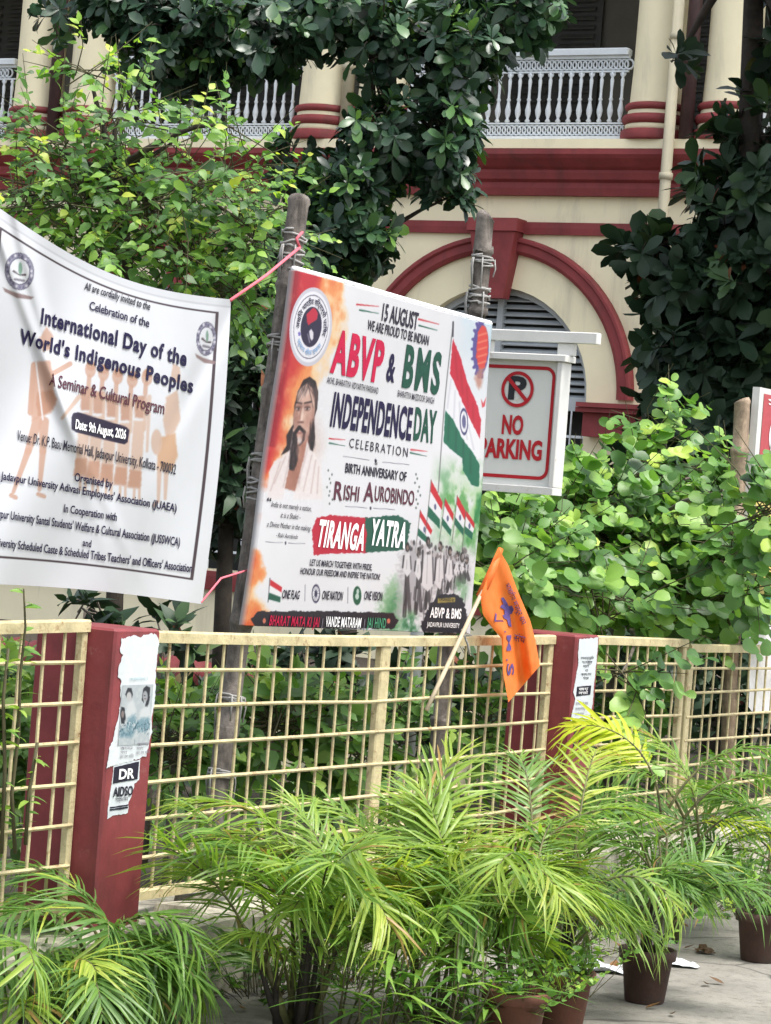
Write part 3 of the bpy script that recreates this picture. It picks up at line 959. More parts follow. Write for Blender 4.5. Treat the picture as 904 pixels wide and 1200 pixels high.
for z, t, w in ((.505, '\u0986\u09AE\u09BE\u09A6\u09C7\u09B0', .07), (.523, '\u09B8\u09AD\u09BE', .04), (.541, '\u09AF\u09CB\u0997 \u09A6\u09BF\u09A8', .08)):
    for k, dx in enumerate((.07, .16)):
        face_text(t, s0 + dx + .005 * k, zt - YK * (z - .012 * k), w, .010, M['greyprint'], big, .0064, .0)
face_text('\u0985\u09B0\u09AC\u09BF\u09A8\u09CD\u09A6\u09CB', s0 + .09, zt - YK * .215, .11, .009, M['papercyan'], big, .0064, 0)
low = paper('poster', s0, zt, [(.045, .57), (.20, .55), (.20, .64), (.175, .655), (.165, .71), (.152, .73), (.15, .775), (.03, .79), (.035, .72)], M['paper'], pil1, .0016, rr, .004, 'torn black and white strip reading AIDSO')
paper('black_band', s0, zt, [(.048, .577), (.19, .56), (.188, .635), (.046, .645)], M['blackprint'], low, .0034, rr, .001)
face_text('DR', s0 + .075, zt - YK * .628, .09, .032, M['whiteprint'], low, .005, .03)
face_text('AIDSO', s0 + .05, zt - YK * .70, .115, .03, M['blackprint'], low, .0045, .03)
face_text('\u09B8\u09AE\u09CD\u09AE\u09C7\u09B2\u09A8', s0 + .065, zt - YK * .723, .075, .013, M['blackprint'], low, .0045, .0)
for y in (.742, .752):
    paper('black_rule', s0, zt, [(.04, y), (.145, y - .004), (.145, y + .002), (.04, y + .006)], M['blackprint'], low, .0034, rr, .001)
s0, zt = PIL2[0], 1.232
YK = .86
nb = paper('notice', s0, zt, [(.02, .02), (.225, .01), (.215, .35), (.20, .455), (.03, .46), (.0, .43), (.025, .33), (-.0, .3), (.03, .16)], M['paper'], pil2, .003, rr, .005, 'narrow white torn notice with a black block')
for k, t in enumerate(('\u0997\u09A3\u09A4\u09BE\u09A8\u09CD\u09A4\u09CD\u09B0\u09BF\u0995', '\u09B8\u0982\u0997\u09CD\u09B0\u09BE\u09AE', '\u09A6\u09BE\u09AC\u09BF', '\u0993', '\u0986\u09A8\u09CD\u09A6\u09CB\u09B2\u09A8', '\u09B8\u09AD\u09BE')):
    w = (.14, .11, .08, .03, .11, .06)[k]
    face_text(t, s0 + .12 - w / 2, zt - YK * (.125 + k * .021), w, .012, M['blackprint'], nb, .0046, .005)
paper('black_block', s0, zt, [(.035, .265), (.185, .262), (.18, .31), (.033, .315)], M['blackprint'], nb, .0044, rr, .001)
face_text('\u099C\u09AF\u09BC', s0 + .05, zt - YK * .285, .10, .012, M['whiteprint'], nb, .006, .01); face_text('\u09B8\u09AD\u09BE', s0 + .05, zt - YK * .305, .10, .012, M['whiteprint'], nb, .006, .01)
for k in range(3): face_text('\u09AF\u09CB\u0997\u09BE\u09AF\u09CB\u0997 \u0995\u09B0\u09C1\u09A8', s0 + .035, zt - YK * (.36 + .027 * k), .13 - .02 * k, .012, M['greyprint'], nb, .0046, .005)
# painted black drips below the notice
for x, y0, y1 in ((.05, .46, .66), (.11, .46, .62), (.075, .455, .47)):
    paper('paint_mark', s0, zt, [(x, y0), (x + .022, y0), (x + .018 - .02 * (x < .06), y1), (x - .004, y1)], M['blackprint'], pil2, .0024, rr, .004)

# ================================================================== BAMBOO POLES
def pole_pts(p0, p1, n=14, wob=.008):
    pts = []
    for i in range(n):
        t = i / (n - 1)
        pts.append(np.asarray(p0) + (np.asarray(p1) - np.asarray(p0)) * t + np.array((random.uniform(-wob, wob), random.uniform(-wob, wob), 0)) * (0 < i < n - 1))
    return pts
def bamboo(p0, p1, r, mat, label, node=.3, group='bamboo poles holding the boards', binds=()):
    root = thing('bamboo_pole', p0, label, 'pole', group)
    p0 = np.asarray(p0, float); p1 = np.asarray(p1, float); L = np.linalg.norm(p1 - p0); ax = (p1 - p0) / L
    pts, rs = [], []
    x = 0.0
    while x < L - .02:
        nx = min(L, x + node * random.uniform(.8, 1.15))
        o = np.array((random.uniform(-1, 1), random.uniform(-1, 1), 0)) * r * .12
        for f, k in ((0.0, 1.16), (.03, 1.13), (.07, .97), (.5, .95), (.92, .98), (.97, 1.08)):
            pts.append(p0 + ax * (x + (nx - x) * f) + o * (f > .05)); rs.append(r * k * random.uniform(.97, 1.03))
        x = nx
    pts.append(p1); rs.append(r)
    mb = MB(); mb.tube(pts, rs, 14)
    build('culm', mb, mat, root, True)
    for t, h, turns in binds:
        mb = MB()
        c = p0 + ax * L * t
        q = np.cross(ax, D); q /= np.linalg.norm(q); w = np.cross(ax, q)
        for j in range(2):
            pp = []
            for k in range(int(turns * 10) + 1):
                an = 2 * math.pi * k / 10 + j * 2
                pp.append(c + ax * (h * (k / (turns * 10) - .5 + .05 * random.uniform(-1, 1)) * (1 if j % 2 else -1)) + (q * math.cos(an) + w * math.sin(an)) * (r * 1.10 + .003 * random.random() + .002 * j))
            mb.tube(pp, .0048, 5)
        for j in range(5):
            an = random.uniform(0, 6.3); d_ = q * math.cos(an) + w * math.sin(an)
            st = c + d_ * r * 1.12
            mb.tube([st, st + d_ * .008 + Z * .01, st + d_ * .014 - Z * .03, st + d_ * .006 - Z * random.uniform(.06, .15)], .0038, 5)
        build('rope_binding', mb, M['rope'], root, True)
    return root
def pole_between(sA, zA, sB, zB, o):
    """straight pole through two points of the plane o, carried down to the soil"""
    k = (sA - sB) / (zA - zB)
    return Fp(sB + k * (.05 - zB), o, .05), Fp(sA, o, zA)
b, t = pole_between(1.165, 2.89, .935, .823, -.29)
bamboo(b, t, .042, M['bamboo'], 'grey bamboo pole at the left edge of the printed board, rope bound near its top', .42, binds=((.93, .15, 3), (.80, .06, 2), (.64, .05, 2), (.60, .1, 2.5), (.32, .03, 2), (.22, .03, 2)))
b, t = pole_between(2.745, 3.03, 2.73, 2.55, -.29)
bamboo(b, t, .041, M['bamboo'], 'bamboo pole rising behind the right end of the printed board, before the red arch', .26, binds=((.935, .05, 2), (.885, .08, 2.5)))
b, t = pole_between(5.56, 2.44, 5.72, .78, -.16)
bamboo(b, t, .043, M['bamboo_tan'], 'tan bamboo pole at the left edge of the red topped board, far along the fence', .36)

# ================================================================== PRINTED BOARD
BQ = [(347, 317), (576, 381), (551, 743), (286, 733)]
HB = homography(BQ, [(0, 0), (1, 0), (1, 1), (0, 1)])
HBi = np.linalg.inv(HB)
BO = -.20
bc = [hit(*q, P0 + N * BO, N) for q in BQ]
def bw(u, v, off=0.0):
    u = np.asarray(u, float)[..., None]; v = np.asarray(v, float)[..., None]
    p_ = (bc[0] * (1 - u) + bc[1] * u) * (1 - v) + (bc[3] * (1 - u) + bc[2] * u) * v
    wav = .006 * np.sin(u * 7 + v * 2) + .004 * np.sin(v * 9 + u * 3)
    return p_ + N * (off + wav)
board = thing('printed_board', bw(np.array(.5), np.array(1.0)), 'big white printed board showing a bearded man and tricolour flags, between two bamboo poles', 'notice board')
RR, CC = 400, 460
vv, uu = np.meshgrid(np.linspace(0, 1, RR), np.linspace(0, 1, CC), indexing='ij')
PX, PY = apply_h(HBi, uu, vv)
cv = Canvas(PX, PY, (234, 234, 237))
X, Y = PX, PY
mx_, my_ = uu * 1.67, vv * 1.35       # metres on the board
nA = vnoise(mx_ * 9, my_ * 9, 1, 5); nB = vnoise(mx_ * 22, my_ * 22, 2, 4); nC = vnoise(mx_ * 5 + 3, my_ * 5, 4, 5)
# warm wash down the left edge
def wash(edge, w, col, a=1.0):
    cv.put((edge - uu) / w + .5, col, a)
prof_u = np.interp(vv[:, 0], [0, .12, .25, .33, .42, .5, .56, .62, .75, .85, 1], [.20, .22, .20, .17, .10, .06, .02, -.08, -.06, .03, .10])[:, None]
wash(prof_u + (nA - .48) * .14, .03, (247, 205, 150), .8)
wash(prof_u * .85 + (nA - .48) * .2, .03, (238, 146, 84), .9)
prof2 = np.interp(vv[:, 0], [0, .2, .3, .45, .55, .62, .8, 1], [.13, .07, .05, .035, .01, -.07, -.05, .055])[:, None]
wash(prof2 + (nA - .48) * .2, .06, (222, 92, 50), .85)
prof3 = np.interp(vv[:, 0], [0, .2, .35, .5, .56, .62, 1], [.10, .05, .05, .03, -.01, -.09, -.06])[:, None]
wash(prof3 + (nA - .48) * .08, .05, (196, 34, 50), .95)
wash(.018 + np.where(vv < .5, 0, -.1), .02, (150, 24, 40), .8)
cv.put((nB - .55) * 4 * (uu < prof_u), (255, 215, 150), .35)
# pale sky and leaf wash on the right
cv.put((uu - .76) * 4 * np.clip(1 - vv * 3.2, 0, 1) * (nC > .2) * (nA * 1.8), (176, 214, 232), .75)
gm = np.clip((uu - .73) * 6, 0, 1) * np.clip(1 - np.abs(vv - .60) / .17, 0, 1)
cv.put(gm * (nA - .28) * 5, (170, 212, 150), .9); cv.put(gm * (nB - .42) * 7, (84, 160, 78), .8); cv.put(gm * (nA - .52) * 9, (40, 128, 70), .8)
cv.poly([(440, 735), (452, 690), (464, 668), (470, 690), (474, 742), (450, 742)], (110, 165, 110), .7, 5, 12)
cv.poly([(455, 735), (458, 700), (468, 690), (466, 742)], (45, 120, 70), .6, 4, 8)
# long flag and pole
def cc(pts, ox, oy, k): return [(ox + x / k, oy + y / k) for x, y in pts]
fl = lambda pts: cc(pts, 460, 360, 6.0)
cv.cap(*fl([(433, 110), (322, 1240)]), .55, (120, 118, 120)); cv.cap(*fl([(433, 100), (433, 190)]), .9, (60, 60, 70))
cv.poly(fl([(418, 430), (470, 540), (510, 640), (560, 760), (612, 865), (606, 1010), (560, 960), (490, 850), (440, 760), (388, 675)]), (240, 240, 244), 1, .5, 1.5)
for k in range(5): cv.cap(*fl([(425 + 28 * k, 470 + 75 * k), (400 + 42 * k, 660 + 70 * k)]), .8, (200, 202, 212), .7, .8)
cv.poly(fl([(434, 205), (490, 330), (535, 490), (600, 640), (622, 740), (612, 868), (560, 762), (510, 642), (470, 542), (418, 430)]), (205, 30, 58), 1, .5, 1.5)
for k in range(4): cv.cap(*fl([(450 + 40 * k, 300 + 110 * k), (470 + 34 * k, 470 + 95 * k)]), 1.0, (160, 18, 42), .5, 1)
cv.poly(fl([(388, 675), (440, 740), (490, 860), (560, 960), (606, 1045), (600, 1200), (550, 1190), (492, 1085), (490, 1000), (440, 962), (368, 890)]), (22, 110, 82), 1, .5, 1.5)
for k in range(4): cv.cap(*fl([(410 + 45 * k, 720 + 80 * k), (400 + 48 * k, 880 + 75 * k)]), 1.0, (12, 76, 60), .55, 1)
cv.ell(fl([(508, 752)])[0], 4.6, 15.2, (60, 60, 110), 1, .12, .80); cv.ell(fl([(508, 752)])[0], 2.2, 7.5, (70, 70, 120), .8, .3)
# gear and fist emblem
for k in range(11):
    an = math.pi * (.45 + 1.1 * k / 10); c = fl([(622, 275)])[0]
    cv.cap((c[0] + 6.2 * math.cos(an), c[1] - 26 * math.sin(an)), (c[0] + 9.6 * math.cos(an), c[1] - 31 * math.sin(an)), 1.7, (92, 80, 150))
cv.ell(fl([(622, 275)])[0], 9, 27, (92, 80, 150), 1, .12)
cv.poly(fl([(600, 170), (625, 125), (655, 135), (668, 190), (672, 300), (650, 400), (615, 410), (592, 330)]), (222, 70, 62), 1, .6, 2)
for k in range(5): cv.cap(*fl([(606, 190 + 45 * k), (660, 175 + 45 * k)]), .9, (245, 140, 110), .8, .7)
cv.poly(fl([(612, 400), (648, 395), (628, 520), (612, 540), (580, 470)]), (190, 130, 110), .8, 2, 3)
cv.poly(fl([(625, 600), (640, 630), (660, 590), (650, 650), (632, 660)]), (215, 60, 70), .9, .5)
# small flags
sf = lambda pts: cc(pts, 440, 550, 6.0)
for rp, wp, gp in (([(320, 225), (400, 372), (390, 405), (315, 272)], [(315, 272), (390, 405), (380, 440), (305, 352)], [(305, 352), (380, 438), (370, 472), (300, 410)]),
                   ([(398, 10), (470, 170), (465, 226), (392, 92)], [(392, 92), (465, 226), (452, 300), (375, 192)], [(375, 192), (452, 292), (450, 362), (368, 270)]),
                   ([(488, 140), (545, 255), (540, 306), (482, 190)], [(482, 190), (540, 306), (530, 372), (466, 276)], [(466, 276), (530, 368), (525, 416), (462, 330)]),
                   ([(570, 120), (630, 240), (622, 300), (565, 182)], [(565, 182), (622, 300), (615, 362), (555, 276)], [(555, 276), (615, 360), (612, 411), (550, 330)]),
                   ([(630, 225), (690, 320), (688, 360), (628, 270)], [(628, 270), (688, 360), (680, 392), (625, 342)], [(625, 342), (680, 390), (675, 441), (620, 392)])):
    cv.poly(sf(wp), (238, 238, 242), 1, .4); cv.poly(sf(rp), (208, 38, 52), 1, .4, .8); cv.poly(sf(gp), (24, 104, 80), 1, .4, .8)
    cx = sum(p_[0] for p_ in wp) / 4; cy = sum(p_[1] for p_ in wp) / 4
    cv.ell(sf([(cx, cy)])[0], 1.3, 3.6, (90, 90, 130), .9, .3); q = sf([rp[0], (gp[3][0] - 15, gp[3][1] + 130)]); cv.cap(q[0], q[1], .35, (110, 105, 100))
# marching crowd
cv.poly(sf([(190, 560), (250, 470), (660, 540), (650, 640), (640, 760), (380, 850), (330, 1000), (170, 1030)]), (168, 164, 168), .75, 6, 20)
for px_, hy, bw_, by, ly in ((640, 560, 12, 690, 760), (608, 545, 16, 700, 780), (572, 535, 18, 725, 800), (522, 500, 25, 760, 830), (455, 465, 31, 815, 900), (308, 510, 22, 745, 1000), (372, 430, 38, 830, 960), (232, 470, 26, 720, 1020)):
    q = sf([(px_, by - 20), (px_ - 20, ly), (px_ + 18, ly - 20)])
    cv.cap(q[0], q[1], 2.2, (60, 58, 62)); cv.cap(q[0], q[2], 2.0, (84, 80, 84))
    cv.poly(sf([(px_ - bw_ * .5, hy + 75), (px_ + bw_ * .6, hy + 70), (px_ + bw_ * .9, by - 40), (px_, by), (px_ - bw_ * 1.15, by - 50)]), (226, 224, 226), 1, .5, 1)
    q = sf([(px_ - bw_ * .9, hy + 90), (px_ - bw_ * 1.2, by - 70), (px_ + bw_ * .8, hy + 95), (px_ + bw_, by - 60)])
    cv.cap(q[0], q[1], .8, (62, 59, 64)); cv.cap(q[2], q[3], .7, (92, 88, 94)); qq = sf([(px_ - bw_ * .1, hy + 120), (px_ - bw_ * .2, by - 60)]); cv.cap(qq[0], qq[1], .35, (176, 174, 178))
    c = sf([(px_, hy + 25)])[0]; cv.ell(c, 2.5, 6.2, (44, 40, 42), 1, .3); cv.ell((c[0] + .3, c[1] + 1), 1.3, 3.4, (150, 128, 118), .9, .4)
for k in range(70):
    x_, y_ = random.uniform(250, 650), random.uniform(480, 580)
    c = sf([(x_, y_ + (x_ - 450) * .12)])[0]; cv.ell(c, random.uniform(.8, 1.7), random.uniform(1.5, 4), random.choice([(70, 66, 70), (120, 112, 112), (196, 190, 190)]), .8, .5)
for k in range(40):
    x_ = random.uniform(190, 640); y_ = random.uniform(780, 980) - max(0, x_ - 380) * .5
    q = sf([(x_, y_), (x_ - 8, y_ + 90)]); cv.cap(q[0], q[1], .6, random.choice([(60, 58, 62), (110, 106, 110), (205, 203, 206)]), .8, .6)
for c in ((150, 850), (600, 820), (255, 1080)):
    x_, y_ = sf([c])[0]; cv.put(np.clip(1 - np.hypot((X - x_) / 12, (Y - y_) / 22), 0, 1) * (nB - .3) * 6, (120, 172, 124), .75)
cv.put(np.clip(1 - np.hypot((X - 482) / 13, (Y - 733) / 16), 0, 1) * (nB - .25) * 7, (44, 116, 72), .85)
# portrait of a long haired bearded man in a white shawl
pt = lambda pts: cc(pts, 300, 420, 6.67)
pp1 = lambda x, y: (300 + x / 6.67, 420 + y / 6.67)
cv.put(np.clip(1.15 - np.hypot((X - pp1(390, 560)[0]) / 25, (Y - pp1(390, 560)[1]) / 40), 0, 1) * (nA + .2), (206, 152, 124), .8)
hair = (40, 28, 32)
cv.poly(pt([(330, 190), (372, 105), (420, 80), (468, 115), (492, 200), (488, 320), (466, 390), (472, 560), (458, 650), (430, 640), (412, 560), (428, 470), (300, 470), (275, 640), (205, 678), (250, 600), (248, 520), (300, 440), (306, 300)]), hair, 1, .5, 1)
cv.poly(pt([(340, 560), (418, 540), (430, 640), (382, 720), (312, 965), (228, 940), (262, 800)]), (176, 122, 104), 1, .8, 2)
cv.poly(pt([(330, 230), (352, 170), (400, 130), (440, 165), (464, 240), (470, 330), (456, 440), (428, 520), (392, 575), (344, 572), (306, 500), (304, 360)]), (216, 178, 162), 1, .7)
cv.poly(pt([(300, 360), (330, 300), (345, 420), (330, 560), (305, 500)]), (150, 104, 92), .55, 1.5)
cv.poly(pt([(446, 300), (470, 330), (456, 440), (428, 520), (410, 530), (440, 420)]), (160, 112, 98), .6, 1.5)
cv.ell(pp1(385, 190), 5, 5.5, (238, 214, 202), .7, .8)
cv.cap(pp1(318, 272), pp1(362, 282), 1.0, (50, 34, 36)); cv.cap(pp1(386, 280), pp1(436, 270), 1.0, (50, 34, 36))
cv.ell(pp1(338, 318), 3.6, 3.0, (84, 54, 52), .95, .5); cv.ell(pp1(408, 318), 3.8, 3.0, (84, 54, 52), .95, .5)
for ex in (340, 408):
    cv.cap(pp1(ex - 16, 322), pp1(ex + 16, 322), .9, (232, 220, 214), 1, .4); cv.ell(pp1(ex, 321), 1.15, 1.3, (24, 18, 22), 1, .3); cv.cap(pp1(ex - 19, 313), pp1(ex + 19, 312), .5, (40, 28, 30), 1, .4); cv.cap(pp1(ex - 14, 334), pp1(ex + 14, 334), .4, (150, 104, 94), .8, .4)
cv.cap(pp1(362, 300), pp1(348, 400), .9, (158, 112, 98), .8, .7); cv.cap(pp1(376, 320), pp1(366, 405), 1.1, (240, 214, 200), .8, .8); cv.cap(pp1(340, 424), pp1(376, 424), 1.1, (104, 66, 60), .9)
cv.cap(pp1(312, 512), pp1(348, 462), 2.0, (36, 25, 30)); cv.cap(pp1(350, 462), pp1(388, 500), 2.0, (36, 25, 30)); cv.cap(pp1(388, 500), pp1(382, 560), 1.5, (42, 30, 34)); cv.cap(pp1(382, 560), pp1(350, 600), 1.3, (60, 44, 46))
cv.cap(pp1(338, 506), pp1(366, 508), .9, (150, 90, 86)); cv.ell(pp1(350, 565), 3.2, 4, (214, 200, 196), .8, .6)
cv.poly(pt([(296, 490), (326, 520), (336, 590), (350, 640), (340, 700), (312, 800), (266, 790), (266, 690), (290, 590)]), (38, 27, 32), 1, .8, 2)
cv.poly(pt([(222, 690), (284, 630), (268, 760), (232, 930), (216, 1030), (96, 1030), (112, 810), (150, 725)]), (236, 226, 224), 1, .8, 1.5)
cv.poly(pt([(412, 565), (440, 640), (470, 665), (520, 750), (532, 1030), (296, 1030), (330, 900), (382, 720)]), (238, 229, 227), 1, .8, 1.5)
r5 = random.Random(9)
for k in range(46):
    x0 = r5.uniform(330, 485); sgn_ = 1 if x0 > 400 else -1
    y0 = 95 + abs(x0 - 410) * .55 + r5.uniform(0, 60)
    if sgn_ > 0: cv.cap(pp1(x0, y0), pp1(min(x0 + 40 + r5.uniform(0, 30), 484), y0 + r5.uniform(60, 160)), .32, r5.choice([(120, 96, 94), (34, 24, 28), (88, 64, 62)]), .7, .5)
    else: cv.cap(pp1(x0 + 25, y0), pp1(max(x0 - 12, 312), y0 + r5.uniform(40, 110)), .3, r5.choice([(110, 84, 80), (34, 24, 28)]), .6, .5)
for k in range(26):
    x0 = r5.uniform(432, 470); cv.cap(pp1(x0, r5.uniform(400, 500)), pp1(x0 + r5.uniform(-8, 8), r5.uniform(540, 640)), .3, r5.choice([(100, 76, 74), (30, 22, 26)]), .6, .5)
    x0 = r5.uniform(270, 325); y0 = r5.uniform(520, 700); cv.cap(pp1(x0, y0), pp1(x0 - 6, y0 + 60), .3, r5.choice([(104, 80, 78), (30, 22, 26)]), .6, .5)
for c_, rx_, ry_, col_, al_ in (((330, 395), 3.2, 7, (168, 118, 102), .45), ((425, 395), 4.0, 8, (176, 126, 110), .4), ((350, 215), 4.5, 6, (236, 208, 194), .45), ((340, 300), 4.0, 3.4, (150, 104, 92), .5), ((408, 300), 4.2, 3.2, (156, 110, 98), .5), ((400, 440), 4, 6, (188, 142, 126), .4), ((392, 530), 5, 5, (150, 104, 94), .5), ((345, 650), 3, 8, (206, 158, 140), .5), ((320, 850), 5, 12, (150, 100, 84), .4)):
    cv.ell(pp1(*c_), rx_, ry_, col_, al_, .9)
cv.put((nB - .42) * 2 * np.clip(1 - np.hypot((X - 357) / 14, (Y - 470) / 24), 0, 1), (140, 96, 86), .5)
for a_, b_ in (((240, 690), (150, 900)), ((270, 720), (220, 930)), ((200, 730), (120, 960)), ((420, 620), (340, 900)), ((450, 680), (380, 960)), ((480, 720), (440, 980)), ((505, 770), (490, 980))):
    cv.cap(pp1(*a_), pp1(*b_), .7, (196, 172, 168), .7, .9)
cv.put(np.clip((Y - 565 - (X - 340) * .1) / 18, 0, 1) * np.clip((382 - X) / 4, 0, 1) * np.clip((X - 312) / 6, 0, 1) * np.clip((604 - Y) / 8, 0, 1), (234, 233, 236), .8)
def blur(mask, n):
    a = cv.c.copy()
    for _ in range(n):
        pd = np.pad(a, ((1, 1), (1, 1), (0, 0)), 'edge')
        a = (pd[:-2, 1:-1] + pd[2:, 1:-1] + pd[1:-1, :-2] + pd[1:-1, 2:] + 2 * a) / 6
    cv.c = cv.c * (1 - mask[..., None]) + a * mask[..., None]
por = np.clip(1.6 - np.hypot((X - 352) / 30, (Y - 510) / 72), 0, 1)
grain = (vnoise(mx_ * 120, my_ * 120, 31, 2) - .38)[..., None]
cv.c = np.clip(cv.c + por[..., None] * grain * 26, 0, 250)
blur(por, 1)
# brush strokes behind the slogans
c3 = lambda x, y: (270 + x / 2.825, 540 + y / 2.825)
cv.poly([c3(272, 205), c3(290, 160), c3(340, 150), c3(462, 160), c3(466, 200), c3(462, 282), c3(330, 285), c3(280, 290)], (196, 28, 58), 1, .4, 3.2, 11)
cv.poly([c3(452, 160), c3(560, 152), c3(600, 178), c3(590, 240), c3(575, 272), c3(452, 283), c3(458, 220)], (26, 92, 74), 1, .4, 3.2, 14)
cv.poly([c3(62, 520), c3(90, 492), c3(300, 490), c3(545, 498), c3(562, 525), c3(545, 556), c3(300, 556), c3(80, 548)], (30, 26, 40), 1, .4, 3.4, 17)
cv.poly([c3(640, 520), c3(660, 470), c3(690, 432), c3(740, 426), c3(772, 445), c3(786, 520), c3(780, 572), c3(640, 568), c3(628, 545)], (28, 26, 42), 1, .5, 4, 19)
cv.poly([c3(688, 444), c3(745, 440), c3(745, 456), c3(688, 460)], (176, 160, 82), 1, .4)
c2 = lambda x, y: (270 + x / 2.825, 300 + y / 2.825)
for p_, q_, col, f in (((415, 155), (490, 163), (206, 52, 62), c2), ((425, 172), (490, 184), (36, 100, 80), c2), ((628, 205), (695, 222), (206, 52, 62), c2), ((630, 224), (690, 240), (36, 100, 80), c2),
                       ((335, 573), (388, 578), (206, 52, 62), c2), ((335, 588), (388, 598), (36, 100, 80), c2), ((608, 612), (658, 618), (206, 52, 62), c2), ((606, 622), (656, 634), (36, 100, 80), c2)):
    cv.cap(f(*p_), f(*q_), 1.0, col, 1, .4, .35)
for p_, q_, f in (((382, 632), (470, 645), c2), ((515, 652), (600, 661), c2), ((388, 121), (460, 127), c3), ((482, 128), (550, 133), c3), ((115, 243), (172, 246), c3), ((192, 247), (248, 250), c3), ((250, 395), (250, 455), c3), ((397, 405), (397, 462), c3)):
    cv.cap(f(*p_), f(*q_), .35, (90, 90, 104), .9, .4)
for q, f in (((491, 647), c2), ((472, 128), c3), ((182, 247), c3)): cv.ell(f(*q), 1.1, 2.2, (60, 60, 80), 1, .4)
for bx, by, sg, f in ((335, 30, 1, c3), (625, 45, -1, c3)):
    for k in range(9):
        y_ = by - 30 + k * 14; x_ = bx + math.sin(k * 1.1) * 5 * sg
        cv.ell(f(x_ + (4 if k % 2 else -4), y_), 1.0, 1.6, (96, 110, 104), .9, .5)
# small icons
cv.cap(c3(128, 372), c3(122, 458), .45, (50, 50, 60))
cv.poly([c3(130, 376), c3(170, 404), c3(168, 424), c3(128, 398)], (206, 40, 56)); cv.poly([c3(128, 398), c3(168, 424), c3(166, 440), c3(126, 424)], (240, 240, 242)); cv.poly([c3(126, 424), c3(166, 440), c3(164, 460), c3(122, 448)], (26, 92, 74))
cv.ell(c3(288, 428), 5.2, 12.2, (54, 52, 84), 1, .1, .78); cv.ell(c3(288, 428), 1.8, 4.4, (54, 52, 84), 1, .2)
for k in range(6):
    an = math.pi * k / 6; c = c3(288, 428); cv.cap((c[0] - 4.6 * math.cos(an), c[1] - 10.5 * math.sin(an)), (c[0] + 4.6 * math.cos(an), c[1] + 10.5 * math.sin(an)), .25, (54, 52, 84), .8, .3)
cv.ell(c3(428, 435), 5.0, 12.2, (24, 92, 66), 1, .1); cv.ell(c3(428, 438), 2.2, 4.0, (210, 224, 214), .9, .3); cv.ell(c3(430, 420), 1.5, 3.4, (210, 224, 214), .9, .3)
for q in ((110, 527), (530, 527)): cv.ell(c3(*q), 1.9, 3.4, (212, 120, 96), 1, .4)
# round emblem (true circles on the board)
ue, ve = apply_h(HB, 363.7, 377.5)
de = np.hypot(mx_ - ue * 1.67, my_ - ve * 1.35) / .152
cv.put((1 - de) / .02 + .5, (205, 204, 214)); cv.put((.90 - de) / .02 + .5, (236, 236, 242))
cv.put(np.minimum((.815 - de) / .012, (de - .79) / .012) + .5, (84, 80, 100))
do = np.hypot((mx_ - ue * 1.67) / .075, (my_ - ve * 1.35) / .078)
cv.put((1 - do) / .04 + .5, (36, 28, 62))
em = lambda pts: [(363.7 + (x - 480) / 7.53, 377.5 + (y - 512) / 7.53) for x, y in pts]
cv.poly(em([(440, 410), (495, 355), (520, 370), (540, 410), (530, 450), (455, 500), (442, 470)]), (196, 34, 62), 1, .5, 1)
cv.poly(em([(462, 545), (480, 530), (498, 560), (500, 605), (485, 625), (470, 600)]), (226, 222, 230), 1, .5, .8); cv.cap(*em([(450, 570), (468, 640)]), .5, (180, 176, 190), .8)
for k in range(5): cv.cap(*em([(372 + 4, 560), (372 + 6, 575)]), 1, (120, 110, 190))
pos = bw(uu, vv)
front = grid_mesh('board_front', pos, cv.c, M['board'], board, True, back=-N * .03)

_h = {}
def board_text(body, x0, y0, x1, y1, h, mat, bold=.0, shear=0.0, spacing=1.0):
    V, Fc = norm_text(body, bold, shear, spacing)
    u0, v0 = apply_h(HB, x0, y0); u1, v1 = apply_h(HB, x1, y1)
    v = (v0 + v1) / 2; xm, ym = (x0 + x1) / 2, (y0 + y1) / 2
    hv = apply_h(HB, xm, ym)[1] - apply_h(HB, xm + h * .1, ym - h)[1]
    pos = bw(u0 + (u1 - u0) * V[:, 0], v - hv * V[:, 1], .0025)
    mb = MB(); mb.add(pos, Fc)
    return build('lettering', mb, M[mat], board)
T = board_text
T('15 AUGUST', 446.5, 373.5, 490.5, 382, 17, 'blackprint', .025)
T('WE ARE PROUD TO BE INDIAN', 429.3, 382.5, 504, 400, 10, 'blackprint', .02)
T('ABVP', 386, 427, 448.8, 437.5, 42, 'redprint', .042, 0, 1.14)
T('&', 454.8, 437.5, 464.8, 439.5, 29, 'navy_print', .03)
T('BMS', 474, 445.5, 517, 451.5, 42, 'greenprint', .036, 0, 1.22)
T('AKHIL BHARATIYA VIDYARTHI PARISHAD', 382.6, 441, 446, 451.5, 7, 'blackprint', .004)
T('BHARATIYA MAZDOOR SANGH', 469.3, 457.5, 511.4, 463.8, 7, 'blackprint', .004)
T('INDEPENDENCE', 388, 489.5, 485, 502.5, 35, 'navy_print', .034, 0, 1.08)
T('DAY', 487.5, 504.5, 512, 508, 34, 'greenprint', .034, 0, 1.08)
T('CELEBRATION', 411.6, 514.5, 480.6, 523.7, 10.5, 'blackprint', .0, 0, 1.35)
T('&', 442.5, 533.5, 445.8, 533.9, 6, 'blackprint')
T('BIRTH ANNIVERSARY OF', 406.6, 544.6, 478.4, 550.9, 10.5, 'blackprint', .022)
T('R', 392.5, 574.5, 403, 575.2, 21, 'maroonprint', .02); T('ISHI', 404.3, 575.2, 422.5, 576.3, 17, 'maroonprint', .016)
T('A', 428, 576.7, 440, 577.4, 22, 'maroonprint', .02); T('UROBINDO', 441, 577.5, 486, 580.3, 17, 'maroonprint', .016)
T('TIRANGA', 371.5, 634.5, 428, 632, 30, 'whiteprint', .036, .18, 1.12)
T('YATRA', 435.5, 631.5, 475.5, 630, 29, 'whiteprint', .036, .18, 1.12)
